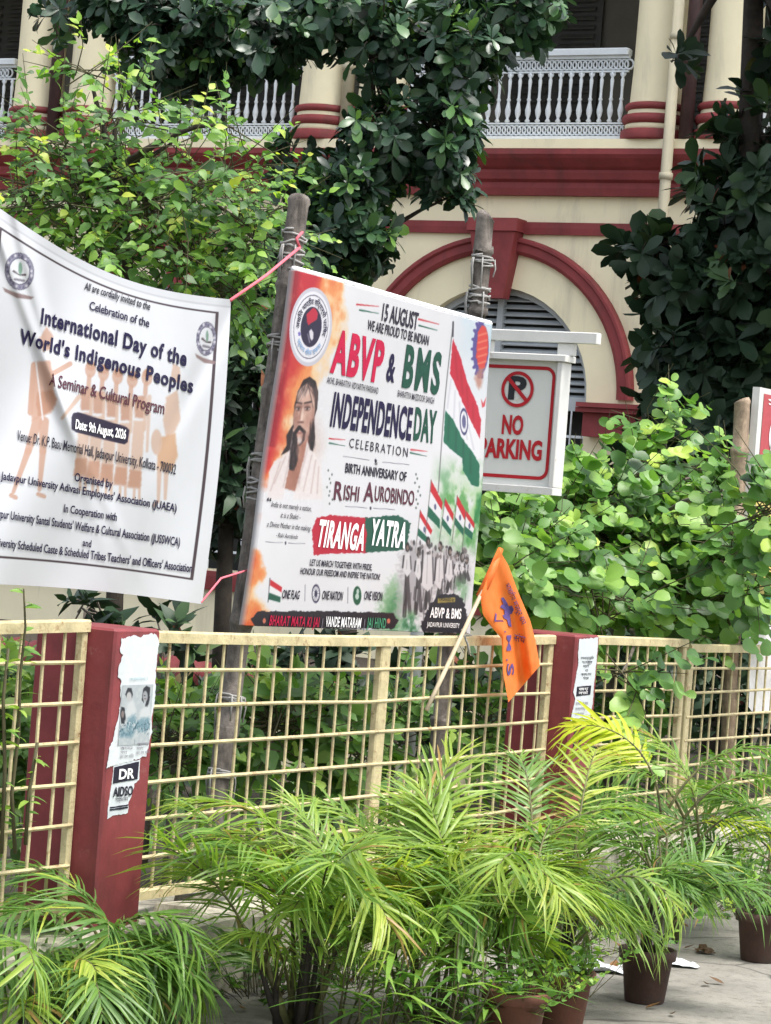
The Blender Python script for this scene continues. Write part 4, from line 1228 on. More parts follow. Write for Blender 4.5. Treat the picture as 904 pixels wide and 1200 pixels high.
T('LET US MARCH TOGETHER WITH PRIDE,', 363, 657, 438, 660.2, 7.6, 'blackprint', .018)
T('HONOUR OUR FREEDOM AND INSPIRE THE NATION!', 351.4, 668, 447, 672, 7.6, 'blackprint', .018)
T('ONE FLAG', 329.5, 697.5, 350.7, 698, 10.6, 'blackprint', .022)
T('ONE NATION', 378.7, 699, 403.5, 699.3, 10.6, 'blackprint', .022)
T('ONE VISION', 429, 699.3, 449.8, 699.6, 10.6, 'blackprint', .022)
T('BHARAT MATA KI JAI', 314.2, 733, 375.5, 734, 12.5, 'redprint', .018, 0, 1.1)
T('VANDE MATARAM', 383.3, 734.2, 425, 735, 12.5, 'whiteprint', .02, 0, 1.08)
T('JAI HIND', 432, 735, 453.4, 735.5, 12.5, 'brightgreen', .018, 0, 1.1)
T('|', 379, 735.5, 379.6, 735.6, 12, 'greyprint'); T('|', 428.6, 736, 429.2, 736, 12, 'greyprint')
T('ORGANISED BY', 514.5, 700.5, 532.5, 700, 3.6, 'blackprint', .01)
T('ABVP & BMS', 503.6, 722, 540, 722.3, 12.5, 'whiteprint', .02)
T('JADAVPUR UNIVERSITY', 500, 734.3, 538, 734.3, 6, 'whiteprint', .004)
T('\u201C', 312, 582, 317, 582.5, 10, 'blackprint', .02)
T('India is not merely a nation,', 317.5, 583.5, 365.5, 588, 6.5, 'blackprint', 0, .3)
T('it is a Shakti -', 328.4, 596.5, 352, 598.3, 6.5, 'blackprint', 0, .3)
T('a Divine Mother in the making.', 312, 607.5, 364.3, 612.2, 6.5, 'blackprint', 0, .3)
T('- Rishi Aurobindo', 322.4, 620.7, 348.6, 621.9, 5.5, 'blackprint', 0, .3)
# ring of Devanagari lettering round the emblem
def ring_text(body, r, a0, a1, h, mat, flip=False, bold=.01):
    V, Fc = norm_text(body, bold)
    an = a0 + (a1 - a0) * V[:, 0]; rr_ = r + (h * V[:, 1] * (-1 if flip else 1)) * 1.0
    x = ue * 1.67 + rr_ * np.cos(an); y = ve * 1.35 - rr_ * np.sin(an)
    mb = MB(); mb.add(bw(x / 1.67, y / 1.35, .0025), Fc)
    return build('lettering', mb, M[mat], board)
ring_text('\u0905\u0916\u093F\u0932 \u092D\u093E\u0930\u0924\u0940\u092F \u0935\u093F\u0926\u094D\u092F\u093E\u0930\u094D\u0925\u0940 \u092A\u0930\u093F\u0937\u0926', .086, rad(190), rad(-15), .022, 'navy_print')
ring_text('\u091C\u094D\u091E\u093E\u0928 \u0936\u0940\u0932 \u090F\u0915\u0924\u093E', .108, rad(215), rad(325), .018, 'blueprint', True)
# folded white hem over the top edge
mb = MB()
for i in range(23):
    u = i / 23
    mb.tube([bw(np.array(u), np.array(-.004), -.012), bw(np.array(u + 1 / 23), np.array(-.004), -.012)], .014, 6, True)
build('top_hem', mb, M['whiteprint'], board, True)

# ================================================================== WHITE CLOTH BANNER
WQ = np.array([(-6, 240), (271, 351), (237, 708), (-50, 683)], float)
def wpx(U, V):
    U = np.asarray(U, float)[..., None]; V = np.asarray(V, float)[..., None]
    p_ = (WQ[0] * (1 - U) + WQ[1] * U) * (1 - V) + (WQ[3] * (1 - U) + WQ[2] * U) * V
    sag = np.concatenate([0 * U, 26 * np.sin(math.pi * np.clip(U, -.2, 1.2)) * np.clip(1 - V, 0, 2) ** 1.6 - 5 * np.sin(math.pi * U) * V], -1)
    sidex = np.concatenate([-9 * np.sin(math.pi * V) * U * 0 + 5 * np.sin(math.pi * V) * U, 0 * V], -1)
    return p_ + sag + sidex
def winv(px, py):
    px = np.asarray(px, float); py = np.asarray(py, float)
    U = np.clip((px + 20) / 270, 0, 1); V = np.clip((py - 290) / 400, 0, 1)
    for _ in range(12):
        q = wpx(U, V); e = .002
        jU = (wpx(U + e, V) - q) / e; jV = (wpx(U, V + e) - q) / e
        rx, ry = px - q[..., 0], py - q[..., 1]
        det = jU[..., 0] * jV[..., 1] - jU[..., 1] * jV[..., 0]
        U = U + (rx * jV[..., 1] - ry * jV[..., 0]) / det; V = V + (ry * jU[..., 0] - rx * jU[..., 1]) / det
    return U, V
def wo_(U, V):
    b = .07 * np.sin(math.pi * np.clip(U, 0, 1)) * (.5 + .5 * np.sin(math.pi * np.clip(V, 0, 1))) + .05 * (1 - U) ** 2
    d1 = .018 * np.sin((U * 9 + V * 7)) * np.exp(-((U - .15) ** 2) * 9)
    d2 = .011 * np.sin((U - .2 * V) * 22 + 1.3) * (1 - V) + .009 * np.sin((U + .35 * V) * 16) * V
    d3 = .022 * np.exp(-((U - V * .55 - .10) / .035) ** 2) * (1 - V) + .02 * np.exp(-((U - V * .8 + .02) / .03) ** 2) * (1 - V)
    d4 = -.022 * np.exp(-((U + V * .5 - 1.02) / .04) ** 2) * np.clip(1 - V * 1.4, 0, 1)
    return -.12 + b + d1 + d2 + d3 + d4
def ww(px, py, off=0.0):
    U, V = winv(px, py)
    return onfence(px, py, wo_(U, V) + off)
ban = thing('cloth_banner', ww(np.array(110.), np.array(700.)), 'white cloth banner with navy lettering over tan dancing figures, tied to the left bamboo pole', 'banner')
RR, CC = 300, 300
vv, uu = np.meshgrid(np.linspace(0, 1, RR), np.linspace(0, 1, CC), indexing='ij')
q = wpx(uu, vv); PX, PY = q[..., 0], q[..., 1]
cv = Canvas(PX, PY, (233, 236, 240))
hem = np.minimum.reduce([uu - 0, 1 - uu, vv, 1 - vv])
# printed frame
def frame_line(u0, u1, v0, v1, w, col):
    lw = w
    on = ((np.abs(vv - v0) < lw * .8) | (np.abs(vv - v1) < lw * .8)) & (uu > u0 - lw) & (uu < u1 + lw)
    on |= ((np.abs(uu - u0) < lw * 1.1) | (np.abs(uu - u1) < lw * 1.1)) & (vv > v0) & (vv < v1)
    cv.put(on * 1.0, col)
frame_line(.034, .945, .048, .925, .0055, (74, 58, 64))
cv.put((vv < .030) * .35, (205, 208, 212)); cv.put((np.abs(vv - .026) < .004) * .5, (190, 193, 198))  # top hem and its fold line: fold shading painted into the cloth
tan = (208, 168, 146); tan2 = (196, 148, 122); tan3 = (218, 188, 168)
k3 = 904 / 240.
g = lambda x, y: (x / k3, 380 + y / k3)
gp = lambda pts: [g(*p_) for p_ in pts]
# big drummer at the left
cv.poly(gp([(175, 60), (205, 10), (235, 50), (225, 110), (190, 120)]), tan, .9, 1.3, 2.2)
cv.poly(gp([(150, 165), (225, 160), (240, 260), (225, 390), (140, 430), (130, 300)]), tan, .9, 1.3, 2.2)
cv.poly(gp([(165, 300), (235, 290), (255, 330), (235, 380), (170, 410), (160, 350)]), tan2, .9, 1.3, 2.2)
cv.cap(g(150, 180), g(135, 390), 3.4, tan, .9); cv.cap(g(230, 220), g(310, 175), 3.0, tan, .9); cv.cap(g(165, 430), g(125, 560), 6, tan, .9, .8, 4.2); cv.cap(g(195, 430), g(190, 560), 6, tan, .9, .8, 4)
cv.cap(g(125, 560), g(60, 740), 4, tan, .9, .8, 2.2); cv.cap(g(190, 560), g(175, 730), 4, tan, .9, .8, 2.2); cv.cap(g(50, 755), g(70, 765), 2.6, tan, .9); cv.cap(g(170, 750), g(195, 760), 2.6, tan, .9)
cv.cap(g(160, 170), g(190, 420), .9, (236, 236, 238), .9)
# row of dancers
for k, (hx, hy) in enumerate(((400, 200), (458, 215), (520, 230), (585, 245), (650, 235))):
    bx = hx - 20 - (k * 3)
    cv.ell(g(hx, hy), 6.4, 9.5, tan, .85, .2); cv.ell(g(hx + 3, hy - 18), 5.5, 6, tan2, .6, .3); cv.cap(g(hx - 5, hy + 30), g(hx - 8, hy + 70), 2.6, tan, .85)
    cv.poly(gp([(bx - 24, hy + 82), (bx + 30, hy + 80), (bx + 24, hy + 180), (bx - 22, hy + 178)]), tan2, .85, 1.3, 2.2)
    cv.poly(gp([(bx - 28, hy + 190), (bx + 24, hy + 190), (bx + 2, 660 + 15 * k), (bx - 50, 655 + 14 * k)]), tan3, .9, 1.3, 2.2)
    cv.poly(gp([(bx - 44, 590 + 13 * k), (bx + 6, 592 + 14 * k), (bx + 4, 675 + 13 * k), (bx - 56, 668 + 13 * k)]), tan2, .8, 1.3, 2.2)
    cv.cap(g(bx + 26, hy + 95), g(bx + 20, hy + 230), 2.0, tan3, .8); cv.cap(g(bx - 24, 680 + 12 * k), g(bx - 26, 730 + 10 * k), 1.6, tan3, .9); cv.cap(g(bx - 2, 680 + 12 * k), g(bx - 2, 730 + 10 * k), 1.6, tan3, .9)
cv.cap(g(350, 320), g(275, 415), 2.8, tan3, .9, .8, 1.8); cv.cap(g(660, 320), g(650, 560), 2.6, tan3, .8, .8, 1.6)
# dancer at the right
cv.poly(gp([(752, 250), (765, 170), (795, 190), (800, 260)]), tan3, .9, .8); cv.poly(gp([(735, 320), (785, 290), (798, 420), (770, 480), (735, 500), (720, 430)]), tan3, .95, 1.3, 2.2)
cv.poly(gp([(705, 500), (775, 480), (785, 580), (760, 650), (690, 640)]), (214, 172, 136), .95, 1.3, 2.2); cv.ell(g(692, 520), 6.5, 15, tan3, .9, .2)
cv.cap(g(705, 640), g(700, 770), 3, tan3, .9, .8, 1.8); cv.cap(g(735, 640), g(730, 770), 3, tan3, .9, .8, 1.8); cv.cap(g(700, 780), g(680, 800), 2, tan3, .9)
# date pill
cv.poly([(84, 489), (86, 484), (92, 483), (148, 500), (152, 504), (150, 518), (146, 521), (90, 507), (84, 503)], (38, 26, 58), 1, .5)
# round emblems with ribbons
def wemblem(cx, cy, rx, ry, sh):
    x = PX - cx - 0; y = PY - cy - x * sh; d = np.hypot((x + y * .1) / rx, y / ry)
    cv.put(np.minimum((1 - d) / .06, (d - .70) / .06) + .5, (150, 148, 168)); cv.put(np.minimum((1.0 - d) / .04, (d - .96) / .04) + .5, (84, 80, 104)); cv.put(np.minimum((.74 - d) / .04, (d - .68) / .04) + .5, (84, 80, 104))
    for k in range(22):
        an = 2 * math.pi * k / 22 + .1
        ex, ey = cx + rx * .84 * math.cos(an), cy + ry * .84 * math.sin(an) + rx * .84 * math.cos(an) * sh
        cv.ell((ex, ey), 1.3, 1.6, (96, 92, 118) if k % 3 else (225, 225, 232), .9, .5)
    cv.cap((cx - rx * .4, cy), (cx, cy + ry * .2), 1.3, (84, 70, 74), 1, .5, .6); cv.cap((cx + rx * .4, cy + 4), (cx, cy + ry * .2), 1.3, (84, 70, 74), 1, .5, .6)
    cv.ell((cx + 1, cy - ry * .15), rx * .14, ry * .34, (120, 160, 138), .9, .3); cv.cap((cx - rx * .3, cy + ry * .42), (cx + rx * .3, cy + ry * .5), 1.4, (110, 104, 116), .8)
    cv.poly([(cx - rx * 1.15, cy + ry * .86), (cx - rx * .3, cy + ry * 1.12), (cx + rx * 1.0, cy + ry * 1.2 + rx * sh), (cx + rx * .8, cy + ry * 1.5), (cx - rx * .2, cy + ry * 1.42), (cx - rx * 1.0, cy + ry * 1.1)], (150, 126, 124), .95, .6)
wemblem(23, 318, 17, 22, .22); wemblem(242, 397, 11.5, 20, .22)
sheet_o = grid_mesh('cloth', onfence(PX, PY, wo_(uu, vv)), cv.c, M['cloth'], ban, True)
def ban_text(body, x0, y0, x1, y1, h, mat, bold=0, shear=0, spacing=1.0):
    V, Fc = norm_text(body, bold, shear, spacing)
    lean = .10
    px = x0 + (x1 - x0) * V[:, 0] + lean * h * V[:, 1]; py = y0 + (y1 - y0) * V[:, 0] - h * V[:, 1]
    mb = MB(); mb.add(ww(px, py, .0035), Fc)
    return build('lettering', mb, M[mat], ban)
W = ban_text
W('All are cordially invited to the', 99, 339, 176, 363.5, 8.5, 'blackprint', .015, .15)
W('Celebration of the', 105, 362.5, 175, 383.5, 9.5, 'navy_print', .015)
W('International Day of the', 48, 378.5, 218.5, 429, 17, 'navy_print', .032, 0, 1.1)
W("World's Indigenous Peoples", 23, 401.5, 226, 460.5, 16, 'navy_print', .032, 0, 1.1)
W('A Seminar & Cultural Program', 57.5, 451, 192.5, 485.5, 14, 'maroonprint', .012)
W('Date: 9th August, 2026', 88.5, 502, 147.5, 514.5, 10.5, 'whiteprint', .025)
W('Venue: Dr. K.P. Basu Memorial Hall, Jadavpur University, Kolkata - 700032', 20, 515.5, 206, 556, 11.5, 'blackprint', .012)
W('Organised by', 87.5, 563.5, 132, 572, 9.5, 'navy_print', .02)
W("Jadavpur University Adivasi Employees' Association (JUAEA)", 1, 561.5, 207, 600, 9, 'navy_print', .018)
W('In Cooperation with', 75, 600, 137, 610.5, 9, 'navy_print', .018)
W("Jadavpur University Santal Students' Welfare & Cultural Association (JUSSWCA)", -14, 604.5, 211, 640, 9.5, 'navy_print', .018)
W('and', 97, 639.5, 107, 641.5, 8, 'navy_print', .018)
W("Jadavpur University Scheduled Caste & Scheduled Tribes Teachers' and Officers' Association", -36, 635.5, 225, 670.8, 9.5, 'navy_print', .018)
# cords
cord = MB(); a_ = ww(np.array(270.), np.array(352.)); b_ = Fp(1.13, -.25, 2.70)
cord.tube([a_, a_ * .5 + b_ * .5 - Z * .01, b_], .006, 6)
cord.tube([b_, b_ + Z * .03 - D * .03, b_ + Z * .06 + D * .01], .006, 6)
tag(build('cord', cord, M['pinkrope'], None, True, origin=a_), 'pink cord from the top corner of the white banner to the left bamboo pole', 'cord', 'pink cords tying the white banner')
cord = MB(); a_ = ww(np.array(236.), np.array(706.)); b_ = Fp(.93, -.25, 1.45)
cord.tube([a_, a_ * .6 + b_ * .4 + Z * .04, a_ * .3 + b_ * .7 + Z * .02, b_], .004, 6)
tag(build('cord', cord, M['pinkrope'], None, True, origin=a_), 'thin pink cord from the bottom corner of the white banner to the bamboo pole', 'cord', 'pink cords tying the white banner')
# left support of the banner, just outside the picture
b, t = pole_between(-1.25, 2.95, -1.3, .8, -.2)
bamboo(b, t, .042, M['bamboo'], 'bamboo pole at the left end of the white cloth banner', .4, binds=((.88, .1, 3),))

# ================================================================== NO PARKING SIGN
SY = 12.55
so = at(606, 494, SY)
def sw(px, py, off=0.0):
    return hit(px, py, so - D * off, -D)
sgn = thing('no_parking_sign', (0, 0, 0), 'white NO PARKING box sign with red border hanging from a white bar', 'sign')
pole_p = hit(516, 392, so, -D); pole_p[2] = .05
sgn.location = tuple(pole_p)
ctr = sw(np.array(600.), np.array(494.))
def SL(a, z, off=0.0): return ctr + N * a + Z * z - D * off
kx = SY / FPX / .875
HWs = .285; HHs = .325
a_r = float(np.dot(sw(np.array(657.), np.array(494.)) - ctr, N)); 
top = float(sw(np.array(606.), np.array(414.))[2] - ctr[2]); bot = float(sw(np.array(600.), np.array(577.))[2] - ctr[2])
a_l = a_r - .60
mb = MB(); mb.box(SL(a_l + .02, bot + .02, -.06), N * (a_r - a_l - .04), -D * .05, Z * (top - bot - .04))
build('panel', mb, M['signwhite'], sgn)
mb = MB(); fw = .028
mb.cbox(SL(a_l, bot, -.075), N * (a_r - a_l), -D * .10, Z * .035, .004)
mb.cbox(SL(a_l, top - .03, -.075), N * (a_r - a_l + .02), -D * .112, Z * .03, .004)
mb.cbox(SL(a_l, bot + .036, -.075), N * fw, -D * .098, Z * (top - bot - .067), .004)
mb.cbox(SL(a_r - fw, bot + .036, -.075), N * fw, -D * .098, Z * (top - bot - .067), .004)
build('frame', mb, M['signframe'], sgn)
mb = MB(); p0_ = hit(512, 389, so, -D); p1_ = hit(700, 394, so, -D); p1_[2] = p0_[2]
mb.cbox(p0_ - Z * .025 + D * .05, p1_ - p0_, -D * .05, Z * .05, .004)
build('bar', mb, M['signframe'], sgn)
for px_ in (556, 652):
    mb = MB()
    c = hit(px_, 404, so, -D); zt_ = p0_[2] - .026
    mb.cbox(np.array((c[0], c[1], top + ctr[2] + .001)) + D * .045, N * .085, -D * .03, Z * (zt_ - (top + ctr[2]) - .002), .003)
    build('hanger', mb, M['signframe'], sgn)
mb = MB(); mb.tube([pole_p, np.array((pole_p[0], pole_p[1], p0_[2] + .03))], .032, 12)
build('post', mb, M['galv'], sgn, True)
# red border with rounded corners, prohibition ring, lettering
def sign_border():
    mb = MB(); ins, w, rc = .045, .016, .05
    l, r, b_, t_ = a_l + ins, a_r - ins, bot + ins + .02, top - ins - .01
    def loop(d):
        pts = []
        for cx, cz, a0 in ((r - rc, t_ - rc, 0), (l + rc, t_ - rc, 90), (l + rc, b_ + rc, 180), (r - rc, b_ + rc, 270)):
            for k in range(7):
                an = rad(a0 + 15 * k); pts.append((cx + (rc - d) * math.cos(an), cz + (rc - d) * math.sin(an)))
        return pts
    o_, i_ = loop(0), loop(w); n = len(o_)
    v = [SL(x, z, -.007) for x, z in o_] + [SL(x, z, -.007) for x, z in i_]
    mb.add(v, [(k, (k + 1) % n, n + (k + 1) % n, n + k) for k in range(n)])
    return mb
build('red_border', sign_border(), M['signred'], sgn)
rc_ = sw(np.array(606.), np.array(456.)); rR = .083
mb = MB(); n = 40
for k in range(n):
    an = 2 * math.pi * k / n
    for r_k in (rR, rR - .016): mb.v.append(tuple(rc_ + N * r_k * math.cos(an) + Z * r_k * math.sin(an) - D * -.005))
mb.f += [(2 * k, 2 * ((k + 1) % n), 2 * ((k + 1) % n) + 1, 2 * k + 1) for k in range(n)]
dd = nz(N * 1.0 - Z * 1.0); ee = nz(N * 1.0 + Z * 1.0)
mb.add([rc_ - dd * .072 + ee * .009 + D * .003, rc_ + dd * .072 + ee * .009 + D * .003, rc_ + dd * .072 - ee * .009 + D * .003, rc_ - dd * .072 - ee * .009 + D * .003], [(0, 1, 2, 3)])
build('prohibition_ring', mb, M['signred'], sgn)
def sign_text(body, x0, x1, yb, h, mat, bold):
    V, Fc = norm_text(body, bold)
    p_ = sw(np.array((x0 + x1) / 2.), np.array(float(yb))); a0 = float(np.dot(sw(np.array(float(x0)), np.array(float(yb))) - p_, N)); a1 = float(np.dot(sw(np.array(float(x1)), np.array(float(yb))) - p_, N))
    hz = h * SY / FPX
    mb = MB(); mb.add([p_ + N * (a0 + (a1 - a0) * x) + Z * hz * y + D * .0065 for x, y in V], Fc)
    return build('lettering', mb, M[mat], sgn)
sign_text('P', 594.5, 615.5, 467, 25, 'signblack', .04)
sign_text('NO', 587, 612, 508, 20.5, 'signred', .04)
sign_text('PARKING', 560, 634, 536.5, 21, 'signred', .04)

# ================================================================== RIGHT BOARD
RQ = [(885, 448), (1040, 470), (1000, 760), (877, 736)]
ro = -.09
rs = [onfence(*q, ro) for q in RQ]
rb = thing('poster_board', rs[3] - Z * 0, 'red topped printed board with a white oval, beside the tan bamboo pole', 'notice board')
zt_, zb_ = 2.52, 1.26
mb = MB(); mb.box(Fp(5.63, ro - .04, zb_), D * 1.5, N * .04, Z * (zt_ - zb_)); build('backing', mb, M['signframe'], rb)
def rpoly(name, pts, mat, off=.003):
    mb = MB(); mb.add([Fp(s, ro + off, z) for s, z in pts], [tuple(range(len(pts)))]); return build(name, mb, mat, rb)
M['posterred'] = flat('poster_red', (.40, .075, .085)); M['posteryellow'] = flat('poster_yellow', (.60, .48, .16)); M['postergreen'] = flat('poster_green', (.04, .20, .14))
rpoly('red_field', [(5.69, 1.98), (6.95, 1.98), (6.95, 2.49), (5.69, 2.49)], M['posterred'])
rpoly('yellow_field', [(5.69, 1.42), (6.95, 1.42), (6.95, 1.977), (5.69, 1.977)], M['posteryellow'])
rpoly('green_field', [(5.67, 1.27), (6.95, 1.27), (6.95, 1.417), (5.67, 1.417)], M['postergreen'])
rpoly('oval', [(5.97 + .17 * math.cos(2 * math.pi * k / 28), 2.28 + .13 * math.sin(2 * math.pi * k / 28)) for k in range(28)], M['whiteprint'], .006)
rpoly('printed_face', [(5.97 + .07 * math.cos(2 * math.pi * k / 20), 2.27 + .085 * math.sin(2 * math.pi * k / 20)) for k in range(20)], M['maroonprint'], .009)
face_text('\u09B8\u09CD\u09AC\u09BE\u0997\u09A4\u09AE', 5.75, 2.43, .5, .04, M['whiteprint'], rb, .006, .01, ro)
face_text('\u09AC\u09BF\u09AA\u09CD\u09B2\u09AC', 5.77, 2.06, .6, .07, M['whiteprint'], rb, .006, .02, ro)
cl = MB()
g_ = np.linspace(0, 1, 15)
for i, u in enumerate(g_):
    for j, v in enumerate(g_):
        cl.v.append(tuple(Fp(5.71 + 1.3 * u, ro + .012 + .025 * math.sin(u * 14 + v * 2) * (.3 + v), 1.255 - .42 * v - .05 * v * math.sin(u * 5))))
for i in range(14):
    for j in range(14): cl.f.append((i * 15 + j, i * 15 + j + 1, (i + 1) * 15 + j + 1, (i + 1) * 15 + j))
tag(build('white_cloth', cl, M['whiteprint'], None, True, origin=Fp(5.71, ro, 1.25)), 'white cloth hanging below the green edged bottom of the right board', 'cloth')

# ================================================================== ORANGE FLAG
fr = thing('flag', (0, 0, 0), 'orange triangular cloth flag with purple marks on a bamboo stick tied to the fence rail', 'flag')
st0 = onfence(500, 832, .036); st1 = onfence(588, 645, .10)
fr.location = tuple(st0)
mb = MB(); mb.tube(bend(st0, st1, 6, .006), [.009, .0095, .009, .009, .008, .007], 8)
build('stick', mb, M['stick'], fr, True)
rail = onfence(545, 747, .05)
mb = MB()
mb.tube([rail + Z * .02 - D * .02, rail + D * .03 - Z * .03, rail + D * .05 - Z * .07], .005, 5); mb.tube([rail - N * .03, rail + N * .03 + Z * .012, rail - N * .02 + Z * .03], .005, 5)
build('tie', mb, M['rope'], fr, True)
# cloth: rows down the hanging direction, columns from the sleeve to the fly
top_e = [(585, 644), (596, 662), (606, 690), (622, 728), (628, 752), (633, 780)]
left_e = [(563, 698), (566, 720), (578, 737), (588, 748), (590, 790), (596, 823)]
nU, nV = 26, 40
def interp_path(path, t):
    path = np.array(path, float); d_ = np.concatenate([[0], np.cumsum(np.hypot(*np.diff(path, axis=0).T))]); d_ /= d_[-1]
    return np.stack([np.interp(t, d_, path[:, 0]), np.interp(t, d_, path[:, 1])], -1)
Uf, Vf = np.meshgrid(np.linspace(0, 1, nU), np.linspace(0, 1, nV), indexing='ij')
Lp = interp_path(left_e, np.linspace(0, 1, nV)); Tp = interp_path(top_e, np.linspace(0, 1, nV))
fpx = Lp[None] * (1 - Uf[..., None]) + Tp[None] * Uf[..., None]
fo = lambda U, V: .085 + .02 * (1 - V) * U + .03 * np.sin(U * 8 + V * 1.5) * (.25 + V) * .8 + .03 * V
fpos = onfence(fpx[..., 0], fpx[..., 1], fo(Uf, Vf))
mb = MB(); mb.v = [tuple(p_) for p_ in fpos.reshape(-1, 3)]
for i in range(nU - 1):
    for j in range(nV - 1): mb.f.append((i * nV + j, (i + 1) * nV + j, (i + 1) * nV + j + 1, i * nV + j + 1))
flag_cloth = build('cloth', mb, M['orange'], fr, True)
mb = MB(); a_ = onfence(563, 699, .075); b_ = onfence(587, 643, .10)
mb.tube([a_, a_ * .5 + b_ * .5 + N * .004, b_], [.019, .018, .012], 10)
build('sleeve', mb, M['orange'], fr, True)
def flag_shape(pts, off=.006):
    """pixel outline drawn on the cloth"""
    pts = np.array(pts, float)
    # nearest cloth parameter for each point
    fl_ = fpx.reshape(-1, 2); out = []
    for p_ in pts:
        i = np.argmin(np.sum((fl_ - p_) ** 2, 1)); out.append(float(fo(Uf.ravel()[i], Vf.ravel()[i])))
    return onfence(pts[:, 0], pts[:, 1], np.array(out) + off)
ec = lambda pts: [(555 + x / 6.318, 640 + y / 6.316) for x, y in pts]
mb = MB()
em_ = ec([(205, 385), (222, 378), (238, 400), (250, 420), (262, 445), (285, 440), (300, 470), (285, 500), (270, 505), (278, 560), (284, 600), (262, 590), (250, 545), (228, 535), (215, 512), (232, 505), (230, 470), (198, 452), (208, 435), (225, 432)])
mb.add(flag_shape(em_), [tuple(range(len(em_)))])
build('emblem', mb, M['purple'], fr)
def flag_text(body, q0, q1, up, mat, bold=.01):
    V, Fc = norm_text(body, bold)
    q0 = np.array(q0, float); q1 = np.array(q1, float); up = np.array(up, float)
    pts = q0 + (q1 - q0) * V[:, :1] + up * V[:, 1:]
    mb = MB(); mb.add(flag_shape(pts, .005), Fc); build('lettering', mb, M[mat], fr)
flag_text('V', ec([(125, 525)])[0], ec([(190, 590)])[0], (6, -5), 'purple', .0)
flag_text('M', ec([(248, 660)])[0], ec([(248, 775)])[0], (5, -.4), 'purple', .02)
flag_text('S', ec([(250, 870)])[0], ec([(252, 960)])[0], (7.5, -.6), 'purple', .02)
flag_text('.', ec([(228, 632)])[0], ec([(236, 640)])[0], (6, -6), 'purple', .02); flag_text('.', ec([(245, 835)])[0], ec([(247, 850)])[0], (7, -1), 'purple', .02)
flag_text('\u092D\u093E\u0930\u0924\u0940\u092F \u092E\u091C\u0926\u0942\u0930 \u0938\u0902\u0918', ec([(232, 285)])[0], ec([(360, 585)])[0], (5.5, -2.5), 'purple', .0)
flag_text('\u0938\u0902\u0918', ec([(300, 700)])[0], ec([(380, 720)])[0], (1, -8), 'purple', .0)

# ================================================================== TREES AND SHRUBS
def tree(name, label, cat, base, trunk_pts, trunk_r, blobs, leafspec, bark, group=None, limb_every=1):
    root = thing(name, base, label, cat, group)
    mb = MB(); n = len(trunk_pts)
    mb.tube(trunk_pts, [trunk_r * (1 - .55 * i / (n - 1)) for i in range(n)], 10)
    if trunk_r > .03: build('trunk', mb, bark, root, True)
    else: build('stem', mb, bark, root, True)
    top = np.array(trunk_pts[-1]); mid = np.array(trunk_pts[n // 2])
    for b in blobs[::limb_every]:
        c = at(b[0], b[1], b[2]); st = top if np.linalg.norm(c - top) < np.linalg.norm(c - mid) else mid
        if np.linalg.norm(c - st) < .1: continue
        mb = MB(); mb.tube(bend(st, c, 6, .08, .05), [trunk_r * k for k in (.42, .36, .3, .24, .17, .1)], 7)
        build('limb', mb, bark, root, True)
    P, O = blob_points(blobs, leafspec.pop('shell', .45))
    prof, mat, fold, curl, tw = (leafspec.pop(k) for k in ('prof', 'mat', 'fold', 'curl', 'tw'))
    sp = sprays(P, O, **leafspec)
    foliage('crown', M[mat], root, sp, prof, fold, curl)
    tp, tq = sp[-1]
    pairs = [(p - (q - p) * .6, q) for p, q in zip(tp, tq)]
    twigs_mesh('twigs', root, bark if tw > .004 else M['twig'], pairs, tw, 4)
    return root

DARK = dict(nleaf=8, slen=.07, L=.125, W=.46, sa=1.05, rosette=True, upbias=.15, tonevar=.2, prof='obovate', mat='leaf_dark', fold=.18, curl=.22, tw=.005)
LIGHT = dict(nleaf=9, slen=.28, L=.070, W=.62, sa=.95, flatness=.78, upbias=.15, droop=.25, tonevar=.35, face=(.35, -.62, .75), prof='ovate', mat='leaf_light', fold=.15, curl=.3, tw=.0035)
ROUND = dict(nleaf=9, slen=.34, L=.088, W=.92, sa=1.0, flatness=.82, upbias=.2, droop=.25, tonevar=.3, face=(.35, -.62, .75), prof='round', mat='leaf_round', fold=.22, curl=.22, tw=.004)
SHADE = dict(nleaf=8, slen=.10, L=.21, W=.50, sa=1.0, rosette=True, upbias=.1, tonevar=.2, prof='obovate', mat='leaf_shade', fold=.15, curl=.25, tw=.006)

Y1 = 17.0
b0 = at(406, 860, Y1); b0[2] = .05
tree('broadleaf_tree', 'large dark leathery leaved tree hanging over the balcony at the top centre', 'tree', b0,
     [b0, at(404, 800, Y1), at(412, 650, Y1), at(405, 480, Y1 + .2), at(420, 330, Y1 + .3), at(430, 250, Y1 + .3), at(452, 150, Y1 + .4), at(462, 60, Y1 + .4), at(440, 25, Y1 + .4)], .07,
     [(70, 18, Y1, 22, 18, .2, 9), (140, 5, Y1, 55, 42, .5, 70), (215, 38, Y1, 80, 68, .7, 210), (300, 38, Y1, 72, 58, .7, 170), (385, 15, Y1, 66, 44, .6, 90), (455, 45, Y1, 40, 70, .6, 70), (540, 60, Y1, 48, 82, .7, 170),
      (610, 18, Y1, 55, 45, .5, 80), (445, 165, Y1, 50, 60, .6, 105), (522, 165, Y1, 38, 66, .6, 100), (400, 235, Y1, 55, 55, .6, 150), (375, 285, Y1, 45, 45, .6, 110), (430, 285, Y1, 34, 34, .5, 50), (345, 190, Y1, 22, 40, .4, 20), (525, 232, Y1, 22, 22, .3, 14), (225, 98, Y1, 46, 18, .3, 16)],
     dict(DARK), M['bark_dark'])
Y2 = 13.4
b0 = at(134, 800, Y2); b0[2] = .05
